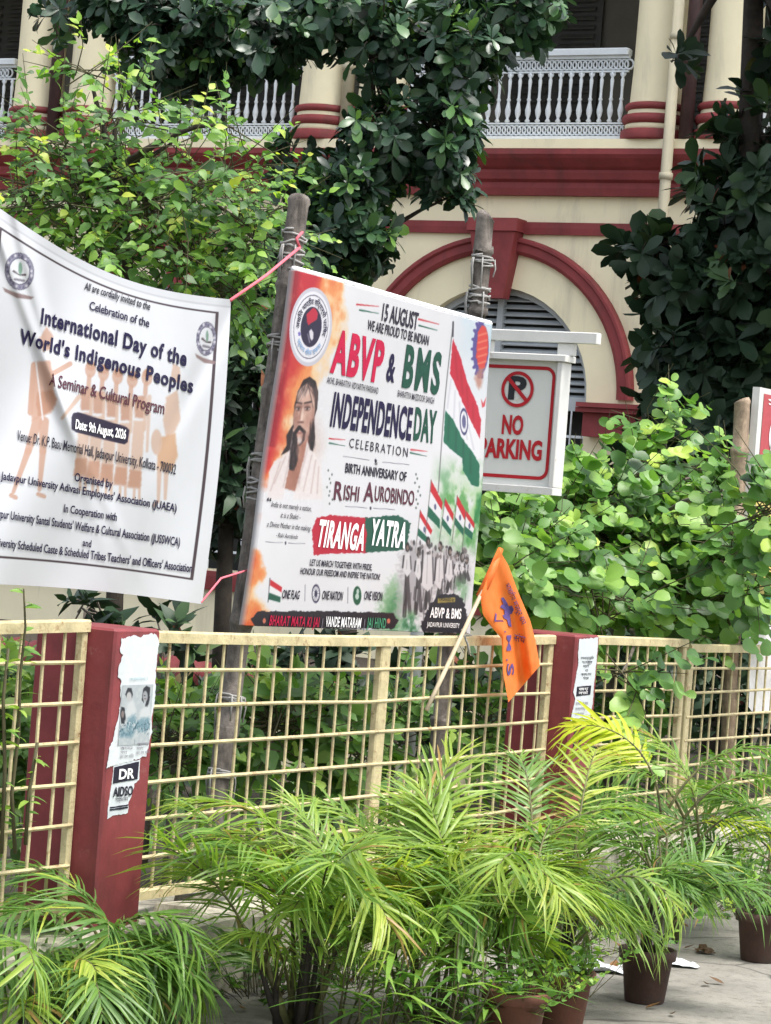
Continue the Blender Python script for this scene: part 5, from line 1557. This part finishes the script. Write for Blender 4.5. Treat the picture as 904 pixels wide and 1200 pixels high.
tree('slender_tree', 'light green slender tree with thin pointed leaves above the white banner at the left', 'tree', b0,
     [b0, at(134, 720, Y2), at(140, 560, Y2), at(150, 420, Y2), at(150, 300, Y2), at(135, 200, Y2)], .05,
     [(105, 85, Y2, 26, 40, .3, 9), (70, 175, Y2, 60, 42, .5, 25), (140, 140, Y2, 50, 45, .5, 21), (205, 165, Y2, 50, 40, .5, 14), (30, 230, Y2, 45, 50, .5, 42), (100, 235, Y2, 70, 50, .6, 65), (180, 245, Y2, 75, 50, .6, 61), (260, 215, Y2, 70, 55, .6, 44), (275, 150, Y2, 40, 30, .4, 5),
      (300, 270, Y2, 50, 50, .6, 46), (220, 300, Y2, 75, 45, .6, 72), (120, 300, Y2, 60, 35, .6, 42), (270, 340, Y2, 55, 40, .6, 53)],
     dict(LIGHT), M['bark_dark'])
Y5 = 15.2
b0 = at(262, 820, Y5); b0[2] = .05
tree('shaded_tree', 'dense dark green tree filling the gap between the white banner and the printed board', 'tree', b0,
     [b0, at(262, 700, Y5), at(268, 560, Y5), at(272, 430, Y5)], .06,
     [(275, 390, Y5, 65, 65, .6, 130), (262, 470, Y5, 60, 70, .6, 140), (270, 555, Y5, 50, 60, .5, 100), (300, 330, Y5, 50, 40, .5, 60), (258, 615, Y5, 36, 34, .4, 32)],
     dict(SHADE, L=.12, mat='leaf_shade', prof='ovate', nleaf=7), M['bark_dark'])
Y3 = 21.0
b0 = at(850, 800, Y3); b0[2] = .05
tree('large_leaved_tree', 'very dark big leaved tree covering the right end of the building', 'tree', b0,
     [b0, at(850, 640, Y3), at(860, 480, Y3), at(875, 300, Y3), at(880, 120, Y3), at(885, -60, Y3)], .16,
     [(905, 30, Y3, 22, 50, .5, 12), (885, 150, Y3, 40, 46, .6, 30), (895, 230, Y3, 45, 60, .8, 90), (845, 235, Y3, 45, 45, .8, 36), (865, 320, Y3, 70, 75, 1., 190), (800, 330, Y3, 45, 45, .7, 60), (752, 295, Y3, 28, 22, .4, 12), (860, 420, Y3, 75, 80, 1., 230), (800, 430, Y3, 40, 70, .8, 100),
      (840, 510, Y3, 75, 60, 1., 220), (792, 75, Y3, 18, 16, .3, 3), (1030, 60, 19.5, 95, 150, 1.6, 130), (960, -190, 19.5, 190, 110, 1.6, 220), (800, -230, 20.0, 130, 90, 1.4, 120), (1010, 330, 19.5, 90, 150, 1.6, 110), (905, 330, Y3, 40, 120, 1., 120), (855, 590, Y3, 90, 60, 1., 200), (770, 560, Y3, 50, 40, .7, 60), (935, -40, Y3, 50, 40, .8, 50)],  # the crown lobes outside the view are added to shade the facade
     dict(SHADE), M['bark_dark'])
# bauhinia like shrub behind the fence on the right
def fy(px, o):        # depth of the plane o behind the fence at that pixel column
    return float(onfence(px, 650, o)[1])
b0 = at(720, 860, fy(720, -.9)); b0[2] = .05
tree('round_leaved_shrub', 'big bright green shrub of round paired leaves under the NO PARKING sign', 'shrub', b0,
     [b0, at(715, 790, fy(715, -.9)), at(722, 720, fy(722, -.9)), at(730, 640, fy(730, -.9))], .045,
     [(600, 610, fy(600, -.85), 45, 34, .35, 34), (590, 670, fy(590, -.6), 42, 45, .3, 40), (650, 605, fy(650, -.9), 50, 32, .4, 40), (690, 582, fy(690, -.9), 50, 32, .4, 36), (748, 552, fy(748, -.9), 40, 28, .3, 18), (778, 512, fy(778, -.9), 16, 26, .15, 8), (825, 560, fy(825, -.9), 20, 18, .2, 7),
      (640, 660, fy(640, -.7), 70, 45, .4, 64), (720, 630, fy(720, -.8), 85, 50, .45, 80), (800, 615, fy(800, -.7), 75, 40, .45, 58), (860, 590, fy(860, -.5), 55, 36, .4, 42), (895, 600, fy(895, .35), 40, 50, .2, 26), (870, 655, fy(870, -.1), 50, 40, .3, 30), (790, 680, fy(790, -.5), 90, 40, .4, 60), (690, 700, fy(690, -.5), 80, 26, .35, 26), (770, 722, fy(770, -.4), 60, 22, .2, 12),
      (728, 790, fy(728, .10), 26, 26, .06, 6), (855, 700, fy(855, -.1), 36, 24, .12, 8)],
     dict(ROUND), M['bark_grey'])
# dark fill of undergrowth behind it, the shade there put into the leaf colour
def bush(label, px, py, Y, rx, ry, rd, cnt, spec, name='garden_shrub', group=None, extra=()):
    b0 = at(px, py, Y); b0[2] = .05
    tp = at(px, py, Y)
    return tree(name, label, 'shrub', b0, [b0, b0 * .6 + tp * .4, tp], .016, [(px, py, Y, rx, ry, rd, cnt)] + list(extra), dict(spec), M['bark_grey'], 'shrubs growing behind the fence')
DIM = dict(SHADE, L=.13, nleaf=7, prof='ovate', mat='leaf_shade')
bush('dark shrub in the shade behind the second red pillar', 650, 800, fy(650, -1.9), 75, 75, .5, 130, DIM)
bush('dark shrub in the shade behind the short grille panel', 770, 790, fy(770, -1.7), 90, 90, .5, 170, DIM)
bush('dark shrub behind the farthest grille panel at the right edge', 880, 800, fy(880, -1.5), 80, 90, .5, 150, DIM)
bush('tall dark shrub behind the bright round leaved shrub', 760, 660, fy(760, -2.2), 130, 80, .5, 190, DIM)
WEED = dict(LIGHT, L=.075, nleaf=8, slen=.2, mat='leaf_weed', tw=.003)
WBIG = dict(ROUND, L=.095, nleaf=8, slen=.22, mat='leaf_weed', W=.75, prof='ovate')
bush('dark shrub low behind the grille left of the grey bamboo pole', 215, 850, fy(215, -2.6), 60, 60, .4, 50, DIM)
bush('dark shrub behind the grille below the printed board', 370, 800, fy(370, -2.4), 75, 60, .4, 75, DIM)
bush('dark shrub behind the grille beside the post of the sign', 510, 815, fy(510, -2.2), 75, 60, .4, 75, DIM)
bush('pale green weed bush behind the grille right of the left red pillar', 205, 870, fy(205, -.8), 45, 60, .35, 70, WEED)
bush('bright broad leaved bush behind the grille right of the grey bamboo pole', 320, 850, fy(320, -.75), 55, 50, .35, 60, WBIG)
bush('broad leaved bush behind the grille under the middle of the printed board', 395, 875, fy(395, -.75), 50, 55, .35, 62, WBIG)
bush('light leaved bush behind the grille at the yellow centre post', 465, 850, fy(465, -.8), 45, 50, .3, 50, WEED)
bush('leafy weed behind the grille below the orange flag', 570, 850, fy(570, -.8), 50, 50, .3, 50, WEED)
bush('leafy weed behind the short grille panel', 735, 860, fy(735, -.7), 40, 45, .3, 34, WBIG)
bush('pale weed bush at the left edge behind the near grille panel', 8, 860, fy(8, -.8), 40, 110, .3, 120, WEED)
bush('thin leaved plant behind the left red pillar top', 190, 745, fy(190, -1.6), 45, 30, .3, 12, DIM)
bush('dark leaved plant between the white banner and the left red pillar', 100, 715, fy(100, -2.2), 30, 18, .3, 9, DIM)

# weed with thin stems climbing in front of the near panel
wd = thing('climbing_weed', Fp(-1.02, .06, .27), 'thin stemmed weed with small light leaves climbing the near grille panel', 'plant')
LP, LD, LU, LL, LT = [], [], [], [], []
for k, (pts) in enumerate((((18, 1000), (14, 930), (22, 860), (24, 790), (30, 735), (28, 690)), ((2, 1000), (6, 900), (4, 820), (10, 760)), ((30, 990), (34, 930), (44, 870)))):
    w = [onfence(x, y, .07 + .01 * k) for x, y in pts]
    mb = MB(); mb.tube(w, [.007, .0065, .006, .005, .004, .003][:len(w)], 6); build('stem', mb, M['twig'], wd, True)
    w = np.array(w)
    for j in range(26 - 6 * k):
        t = rng.uniform(.05, 1) * (len(w) - 1); i = min(int(t), len(w) - 2); p = w[i] + (w[i + 1] - w[i]) * (t - i)
        an = rng.uniform(0, 6.28); dv = np.array((math.cos(an), math.sin(an) * .6, rng.uniform(-.1, .5)))
        LP.append(p); LD.append(dv); LU.append(nz(np.array((0, 0, 1.)) + rng.normal(size=3) * .3)); LL.append(rng.uniform(.03, .065)); LT.append(rng.uniform(.4, 1))
LL = np.array(LL)
leaves_mesh('leaves', LP, LD, LU, LL, LL * .4, np.array(LT), 'lance', M['leaf_weed'], wd, .2, .4)

# ================================================================== PALMS
def frond(parent, base, az, e0, L, droop, leafL, n=24, tone=.45, mat='leaf_palm', width=.058, twist=0.0, vee=.3, pet=.32):
    hd = np.array((math.cos(az), math.sin(az), 0)); k = 18
    pts = [np.asarray(base, float)]; tans = []
    sway = rng.uniform(-.25, .25)
    for i in range(k):
        t = i / (k - 1); e = e0 - droop * t ** 1.35; a = az + sway * t
        h = np.array((math.cos(a), math.sin(a), 0))
        d = h * math.cos(e) + Z * math.sin(e)
        tans.append(d); pts.append(pts[-1] + d * L / k)
    pts = np.array(pts); tans = np.array(tans + [tans[-1]])
    P, Dd, U, LL, T_ = [], [], [], [], []
    for i in range(n):
        tt = (i + .5) / n; t = pet + (1 - pet) * tt
        f = t * k; j = min(int(f), k - 1); p = pts[j] + (pts[j + 1] - pts[j]) * (f - j); tg = nz(tans[j])
        S = nz(np.cross(tg, Z)); Nn = np.cross(S, tg)
        S = nz(S * math.cos(twist) + Nn * math.sin(twist)); Nn = np.cross(S, tg)
        ang = rad(62 - 40 * tt) ; ll = leafL * (.55 + .75 * math.sin(math.pi * (.08 + .80 * tt)) ** .8) * .85
        for sg in (-1, 1):
            if rng.random() < .03: continue
            d = tg * math.cos(ang) + S * sg * math.sin(ang) + Nn * vee * rng.uniform(.6, 1.3) + rng.normal(size=3) * .10
            P.append(p + tg * rng.uniform(-.008, .008)); Dd.append(d); U.append(nz(Nn + rng.normal(size=3) * .15 - S * sg * .2)); LL.append(ll * rng.uniform(.8, 1.1)); T_.append(tone + rng.normal() * .08 + .12 * (tt > .85) + .6 * (rng.random() < .03))
    LL = np.array(LL)
    fo_ = leaves_mesh('frond', P, Dd, U, LL, LL * width * rng.uniform(.9, 1.15, len(LL)), np.array(T_), 'strip', M[mat], parent, .35, rng.uniform(.25, 1.15, len(LL)))
    mb = MB(); mb.tube(pts, np.linspace(.0065, .0018, len(pts)), 6)
    build('stalk', mb, M['cane'], fo_, True)
    return fo_

def palm(label, px, Y, nf, L, h, leafL, canes=6, dark=False, aimed=(), tone=.45, spread=.07, group='palms along the plinth wall', e0r=(52, 88), drr=(55, 125), z0=0.0, low=.1):
    r_ = ray(px, 603 + (EYE - z0) / Y * FPX); c = np.array((0, 0, EYE)) + r_ * Y; c[2] = z0
    root = thing('palm', c, label, 'palm', group)
    tops = []
    for i in range(canes):
        an = 2.4 * i + rng.uniform(0, 1); r0 = spread * rng.uniform(.2, 1)
        p0 = c + np.array((math.cos(an), math.sin(an), 0)) * r0; p1 = p0 + np.array((math.cos(an), math.sin(an), 0)) * rng.uniform(.0, .10) + Z * h * rng.uniform(.5, 1.15)
        mb = MB(); rr_ = rng.uniform(.006, .011) * (1.35 if dark else 1)
        mb.tube([p0, p0 * .6 + p1 * .4 + rng.normal(size=3) * .004, p1], [rr_ * 1.3, rr_, rr_ * .6], 8)
        build('cane', mb, M['boot'] if dark and i % 3 else M['cane'], root, True); tops.append((p0, p1, an))
    for i in range(nf):
        p0, p1, an = tops[i % len(tops)]
        f = rng.uniform(low, 1)
        frond(root, p0 + (p1 - p0) * f, an + rng.normal() * .8 + 1.9 * (i // len(tops)), rad(rng.uniform(*e0r)), L * rng.uniform(.6, 1.12), rad(rng.uniform(*drr)), leafL * rng.uniform(.75, 1.1), int(rng.integers(20, 30)), tone + rng.normal() * .13, twist=rng.uniform(-.9, .9), vee=rng.uniform(-.05, .45), pet=rng.uniform(.3, .45))
    for a in aimed:
        az, e0, L_, dr = a[:4]; kw = dict(a[4]) if len(a) > 4 else {}
        p0, p1, _ = tops[rng.integers(len(tops))]
        frond(root, p1 + Z * kw.pop('dz', 0), rad(az), rad(e0), L_, rad(dr), kw.pop('ll', leafL), kw.pop('n', 27), kw.pop('tone', tone), **kw)
    return root
# azimuth: 0 = right in the picture, 180 = left, 270 = towards the viewer
palm('dark green palm with drooping fronds at the lower left, before the nearer red pillar', 88, 8.75, 18, .48, .24, .19, 6, True,
     ((200, 70, 0.48, 112, dict(tone=.3)), (215, 62, 0.53, 137, dict(tone=.28)), (-12, 74, 0.55, 124, dict(tone=.35)), (20, 60, 0.44, 107), (170, 78, 0.55, 107)), .34, e0r=(40, 76), drr=(80, 140))
palm('small palm at the lower left corner, half outside the picture', 20, 8.5, 10, .46, .2, .19, 4, True, ((10, 60, .46, 110, dict(tone=.3)), (300, 55, .42, 120, dict(tone=.28))), .34, e0r=(40, 78), drr=(80, 140))
palm('tall many caned palm clump with black stem bases right of the left red pillar', 345, 8.95, 19, .52, .34, .20, 12, True,
     ((172, 58, 0.65, 92, dict(tone=.62, ll=.22, vee=.8)), (160, 66, 0.58, 102, dict(tone=.7)), (185, 74, 0.62, 92, dict(tone=.66)), (10, 72, 0.53, 92, dict(tone=.5)), (20, 60, 0.55, 82, dict(tone=.6)), (95, 80, 0.45, 72, dict(tone=.75)), (0, 45, 0.55, 72, dict(tone=.5)), (60, 75, 0.52, 92, dict(tone=.7)), (300, 62, 0.48, 112, dict(tone=.8))), .55, .085, low=.1, e0r=(66, 89), drr=(40, 105))
palm('dense palm with upright yellow green fronds in front of the orange flag', 505, 9.25, 17, .56, .30, .20, 10, False,
     ((120, 82, 0.65, 42, dict(tone=.62)), (100, 80, 0.67, 36, dict(tone=.6)), (75, 84, 0.63, 42, dict(tone=.66)), (150, 70, 0.65, 72, dict(tone=.55)), (20, 68, 0.62, 97, dict(tone=.55)), (350, 60, 0.60, 102, dict(tone=.6)), (200, 68, 0.58, 102, dict(tone=.6)), (60, 78, 0.63, 52, dict(tone=.7))), .62, .09, low=.1, e0r=(66, 89), drr=(40, 105))
palm('bushy palm in the red brown pot at the bottom centre', 605, 9.25, 11, .46, .28, .18, 7, False,
     ((10, 70, .66, 95, dict(tone=.5)), (170, 66, .6, 90, dict(tone=.6)), (300, 60, .5, 110, dict(tone=.75)), (250, 66, .5, 110, dict(tone=.6))), .56, .06, z0=.16)
palm('palm with brown tipped fronds in the creeper covered pot', 655, 9.55, 9, .42, .30, .18, 6, True,
     ((60, 74, .54, 70, dict(tone=.35)), (100, 78, .56, 60, dict(tone=.4)), (250, 66, .44, 110, dict(tone=.8)), (40, 72, .56, 70, dict(tone=.45)), (200, 62, .5, 110, dict(tone=.75)), (80, 76, .72, 70, dict(tone=.85))), .5, .06, z0=.16)
palm('short palm drooping over the dark pot that stands alone on the pavement', 757, 9.94, 5, .42, .22, .19, 6, True,
     ((345, 66, .44, 100, dict(tone=.3, ll=.18)), (310, 70, .40, 100, dict(tone=.28, ll=.17)), (170, 76, .55, 80, dict(tone=.35)), (10, 70, .45, 110, dict(tone=.35)), (185, 58, .45, 100, dict(tone=.4)), (280, 72, .34, 90, dict(tone=.3, ll=.15))), .34, .05, z0=.16)
palm('tall palm with a bright yellow new frond in front of the short grille panel', 790, 11.5, 5, .62, .52, .19, 5, False,
     ((165, 80, .60, 95, dict(mat='leaf_yellow', tone=.4, dz=.10, vee=.05, width=.085, pet=.36, twist=.7)), (150, 84, .5, 60, dict(tone=.6, dz=.06)), (15, 62, .62, 85, dict(tone=.4, dz=.1)), (340, 60, .6, 90, dict(tone=.35)), (0, 30, .6, 70, dict(mat='leaf_yellow', tone=.3)), (200, 60, .5, 90), (30, 48, .6, 80, dict(tone=.4))), .4, .05)
palm('leaning palm at the right edge beyond the solitary pot', 900, 11.9, 5, .6, .5, .19, 4, False, ((180, 55, .55, 80, dict(tone=.35)), (190, 40, .5, 90, dict(tone=.4)), (170, 70, .6, 80)), .4, .05)

# ================================================================== POTS
def pot(label, px, py_base, mat, r=.098, h=.195, Yd=None):
    rr_ = ray(px, py_base); Yp = EYE / -rr_[2] if Yd is None else Yd
    c = np.array((0, 0, EYE)) + rr_ * Yp; c[2] = 0.001
    root = thing('plant_pot', c, label, 'plant pot', 'clay pots on the pavement')
    mb = MB(); mb.lathe(c, [(r * .70, 0), (r * .74, .004), (r * .94, h * .80), (r * 1.06, h * .81), (r * 1.09, h * .98), (r * 1.06, h), (r * .98, h), (r * .93, h * .86)], 32, False)
    mb.f.append(tuple(range(31, -1, -1)))
    build('body', mb, mat, root, True)
    mb = MB(); mb.lathe(c, [(r * .95, h * .86), (r * .5, h * .90), (.004, h * .91)], 24, False)
    build('soil', mb, M['soil'], root, True)
    return root, c
_, cA = pot('dark clay pot standing alone on the pavement', 755, 1174, M['terracotta'])
_, cB = pot('dark clay pot at the right edge, far along the wall', 889, 1126, M['terracotta'], .10, .20)
_, cC = pot('red brown clay pot wrapped in a leafy creeper', 655, 1206, M['terracotta_red'], .105, .2)
_, cD = pot('red brown clay pot at the bottom edge, left of the creeper covered pot', 600, 1232, M['terracotta_red'], .105, .2)

def low_plant(name, label, c, r, hgt, cnt, spec, group=None, cat='plant'):
    root = thing(name, c, label, cat, group)
    P = c + np.stack([rng.normal(size=cnt) * r, rng.normal(size=cnt) * r, rng.random(cnt) ** 1.3 * hgt + .01], -1)
    O = nz(P - c + np.array((0, 0, .15)))
    sp = dict(spec); prof, mat, fold, curl, tw = (sp.pop(k) for k in ('prof', 'mat', 'fold', 'curl', 'tw'))
    s_ = sprays(P, O, **sp); foliage('leaves', M[mat], root, s_, prof, fold, curl)
    twigs_mesh('stems', root, M['twig'], [(np.array((p[0] * .5 + c[0] * .5, p[1] * .5 + c[1] * .5, c[2])) , q) for p, q in zip(*s_[-1])], tw, 4)
    return root
HERB = dict(nleaf=7, slen=.09, L=.035, W=.6, sa=1.0, flatness=.6, upbias=.3, droop=.2, tonevar=.25, prof='ovate', mat='leaf_weed', fold=.15, curl=.3, tw=.0018)
low_plant('creeper', 'small leaved creeper trailing over the red brown pot', cC + np.array((0, -.06, .12)), .075, .12, 55, HERB)
low_plant('creeper', 'small leaved creeper growing in the pot at the right edge', cB + np.array((-.02, 0, .18)), .09, .16, 60, dict(HERB, mat='leaf_round', L=.04))
low_plant('creeper', 'small leaved creeper between the two red brown pots', cD + np.array((.03, -.04, .14)), .09, .12, 40, HERB)
hb = lambda s, o: Fp(s, o, .004)
for lbl, s, o, r, h_, n_ in (('low herb patch at the wall base under the lower left palm', .25, .36, .13, .12, 60), ('low herb patch at the wall base beside the palm clump', .75, .42, .14, .14, 70),
                             ('low herb patch at the wall base behind the solitary pot', 3.3, .42, .16, .22, 110), ('low herb patch at the wall base beyond the solitary pot', 3.9, .46, .16, .25, 120), ('low herb patch at the wall base near the right edge', 4.5, .5, .17, .2, 100), ('low herb patch between the palms at the wall base', 2.2, .5, .2, .2, 90)):
    low_plant('herb_patch', lbl, hb(s, o), r, h_, n_, HERB, 'low herbs growing at the foot of the wall')
# broad bladed grass among the palms
def grass_clump(label, px, Y, n, L, W=.085, h=.35):
    r_ = ray(px, 603 + EYE / Y * FPX); c = np.array((0, 0, EYE)) + r_ * Y; c[2] = .002
    root = thing('grass_clump', c, label, 'grass clump', 'broad bladed grass among the palms')
    LP, LD, LU, LL, LT = [], [], [], [], []
    for k in range(n):
        an = rng.uniform(0, 6.28); b = c + np.array((math.cos(an), math.sin(an), 0)) * rng.uniform(.01, .09); t = b + np.array((math.cos(an), math.sin(an), 0)) * rng.uniform(.02, .16) + Z * h * rng.uniform(.5, 1.3)
        mb = MB() if k == 0 else mb
        mb.tube([b, b * .5 + t * .5, t], [.004, .0035, .002], 5)
        for j in range(5):
            f = .25 + .75 * j / 4; p = b + (t - b) * f; a2 = rng.uniform(0, 6.28)
            LP.append(p); LD.append(np.array((math.cos(a2), math.sin(a2), rng.uniform(.5, 1.4)))); LU.append(np.array((-math.cos(a2) * .7, -math.sin(a2) * .7, 1.0))); LL.append(L * rng.uniform(.6, 1.2)); LT.append(rng.uniform(.3, .85))
    build('stems', mb, M['twig'], root, True)
    LL = np.array(LL)
    leaves_mesh('blades', LP, LD, LU, LL, LL * W, np.array(LT), 'lance', M['leaf_weed'], root, .3, rng.uniform(.4, 1.1, len(LL)))
grass_clump('broad bladed grass right of the black palm stems', 440, 8.7, 11, .22, .1)
grass_clump('broad bladed grass at the bottom edge below the upright palm', 520, 8.75, 12, .22, .1)
grass_clump('broad bladed grass at the bottom edge left of the pots', 570, 8.9, 9, .18, .12)
grass_clump('broad bladed grass just right of the lower left palm', 390, 8.8, 6, .2, .1)

# ================================================================== LITTER AND GROUND COVER
n = 110
s_ = rng.uniform(-1, 7, n); o_ = .30 + rng.random(n) ** 2 * 1.6
P = np.array([Fp(a, b, .006) for a, b in zip(s_, o_)]); an = rng.uniform(0, 6.28, n)
L_ = rng.uniform(.03, .08, n)
lit = leaves_mesh('leaf_litter', P, np.stack([np.cos(an), np.sin(an), rng.uniform(-.02, .15, n)], -1), nz(np.array((0, 0, 1.)) + rng.normal(size=(n, 3)) * .2), L_, L_ * .5, rng.random(n), 'ovate', M['leaf_dry'], None, .4, -.3)
tag(lit, 'dry fallen leaves scattered on the pavement', 'leaf litter', kind='stuff')
n = 2600
s_ = rng.uniform(-6, 13, n); o_ = -.5 - rng.random(n) * 6
P = np.array([Fp(a, b, .05) for a, b in zip(s_, o_)]); an = rng.uniform(0, 6.28, n); L_ = rng.uniform(.10, .28, n)
gr = leaves_mesh('ground_cover', P, np.stack([np.cos(an) * .6, np.sin(an) * .6, rng.uniform(.5, 1.3, n)], -1), np.stack([-np.cos(an), -np.sin(an), np.ones(n)], -1), L_, L_ * .22, rng.beta(2, 3, n), 'lance', M['leaf_weed'], None, .3, .5)
tag(gr, 'low leafy weeds covering the garden soil behind the fence', 'ground cover', kind='stuff')
# crumpled paper and a torn leaf sheath by the solitary pot
def crumple(name, label, cat, c, w, d_, mat, amp):
    mb = MB(); k = 7; r2 = random.Random(int(w * 1000))
    for i in range(k):
        for j in range(k):
            u, v = i / (k - 1) - .5, j / (k - 1) - .5
            mb.v.append(tuple(c + np.array((u * w + r2.uniform(-1, 1) * .01, v * d_ + r2.uniform(-1, 1) * .008, .004 + r2.random() * amp * (1 - abs(u) * 1.2)))))
    for i in range(k - 1):
        for j in range(k - 1): mb.f.append((i * k + j, (i + 1) * k + j, (i + 1) * k + j + 1, i * k + j + 1))
    return tag(build(name, mb, mat, None, False, origin=c), label, cat)
def gnd(px, py):
    r_ = ray(px, py); p = np.array((0, 0, EYE)) + r_ * (EYE / -r_[2]); p[2] = 0; return p
crumple('waste_paper', 'flattened white waste paper on the pavement behind the solitary pot', 'waste paper', gnd(700, 1136), .20, .22, M['paper'], .03)
crumple('waste_paper', 'small white paper scrap right of the solitary pot', 'waste paper', gnd(800, 1132), .12, .14, M['paper'], .025)
crumple('dry_leaf', 'curled orange brown leaf on the pavement right of the solitary pot', 'leaf', gnd(826, 1117), .07, .10, M['leaf_dry'], .03)
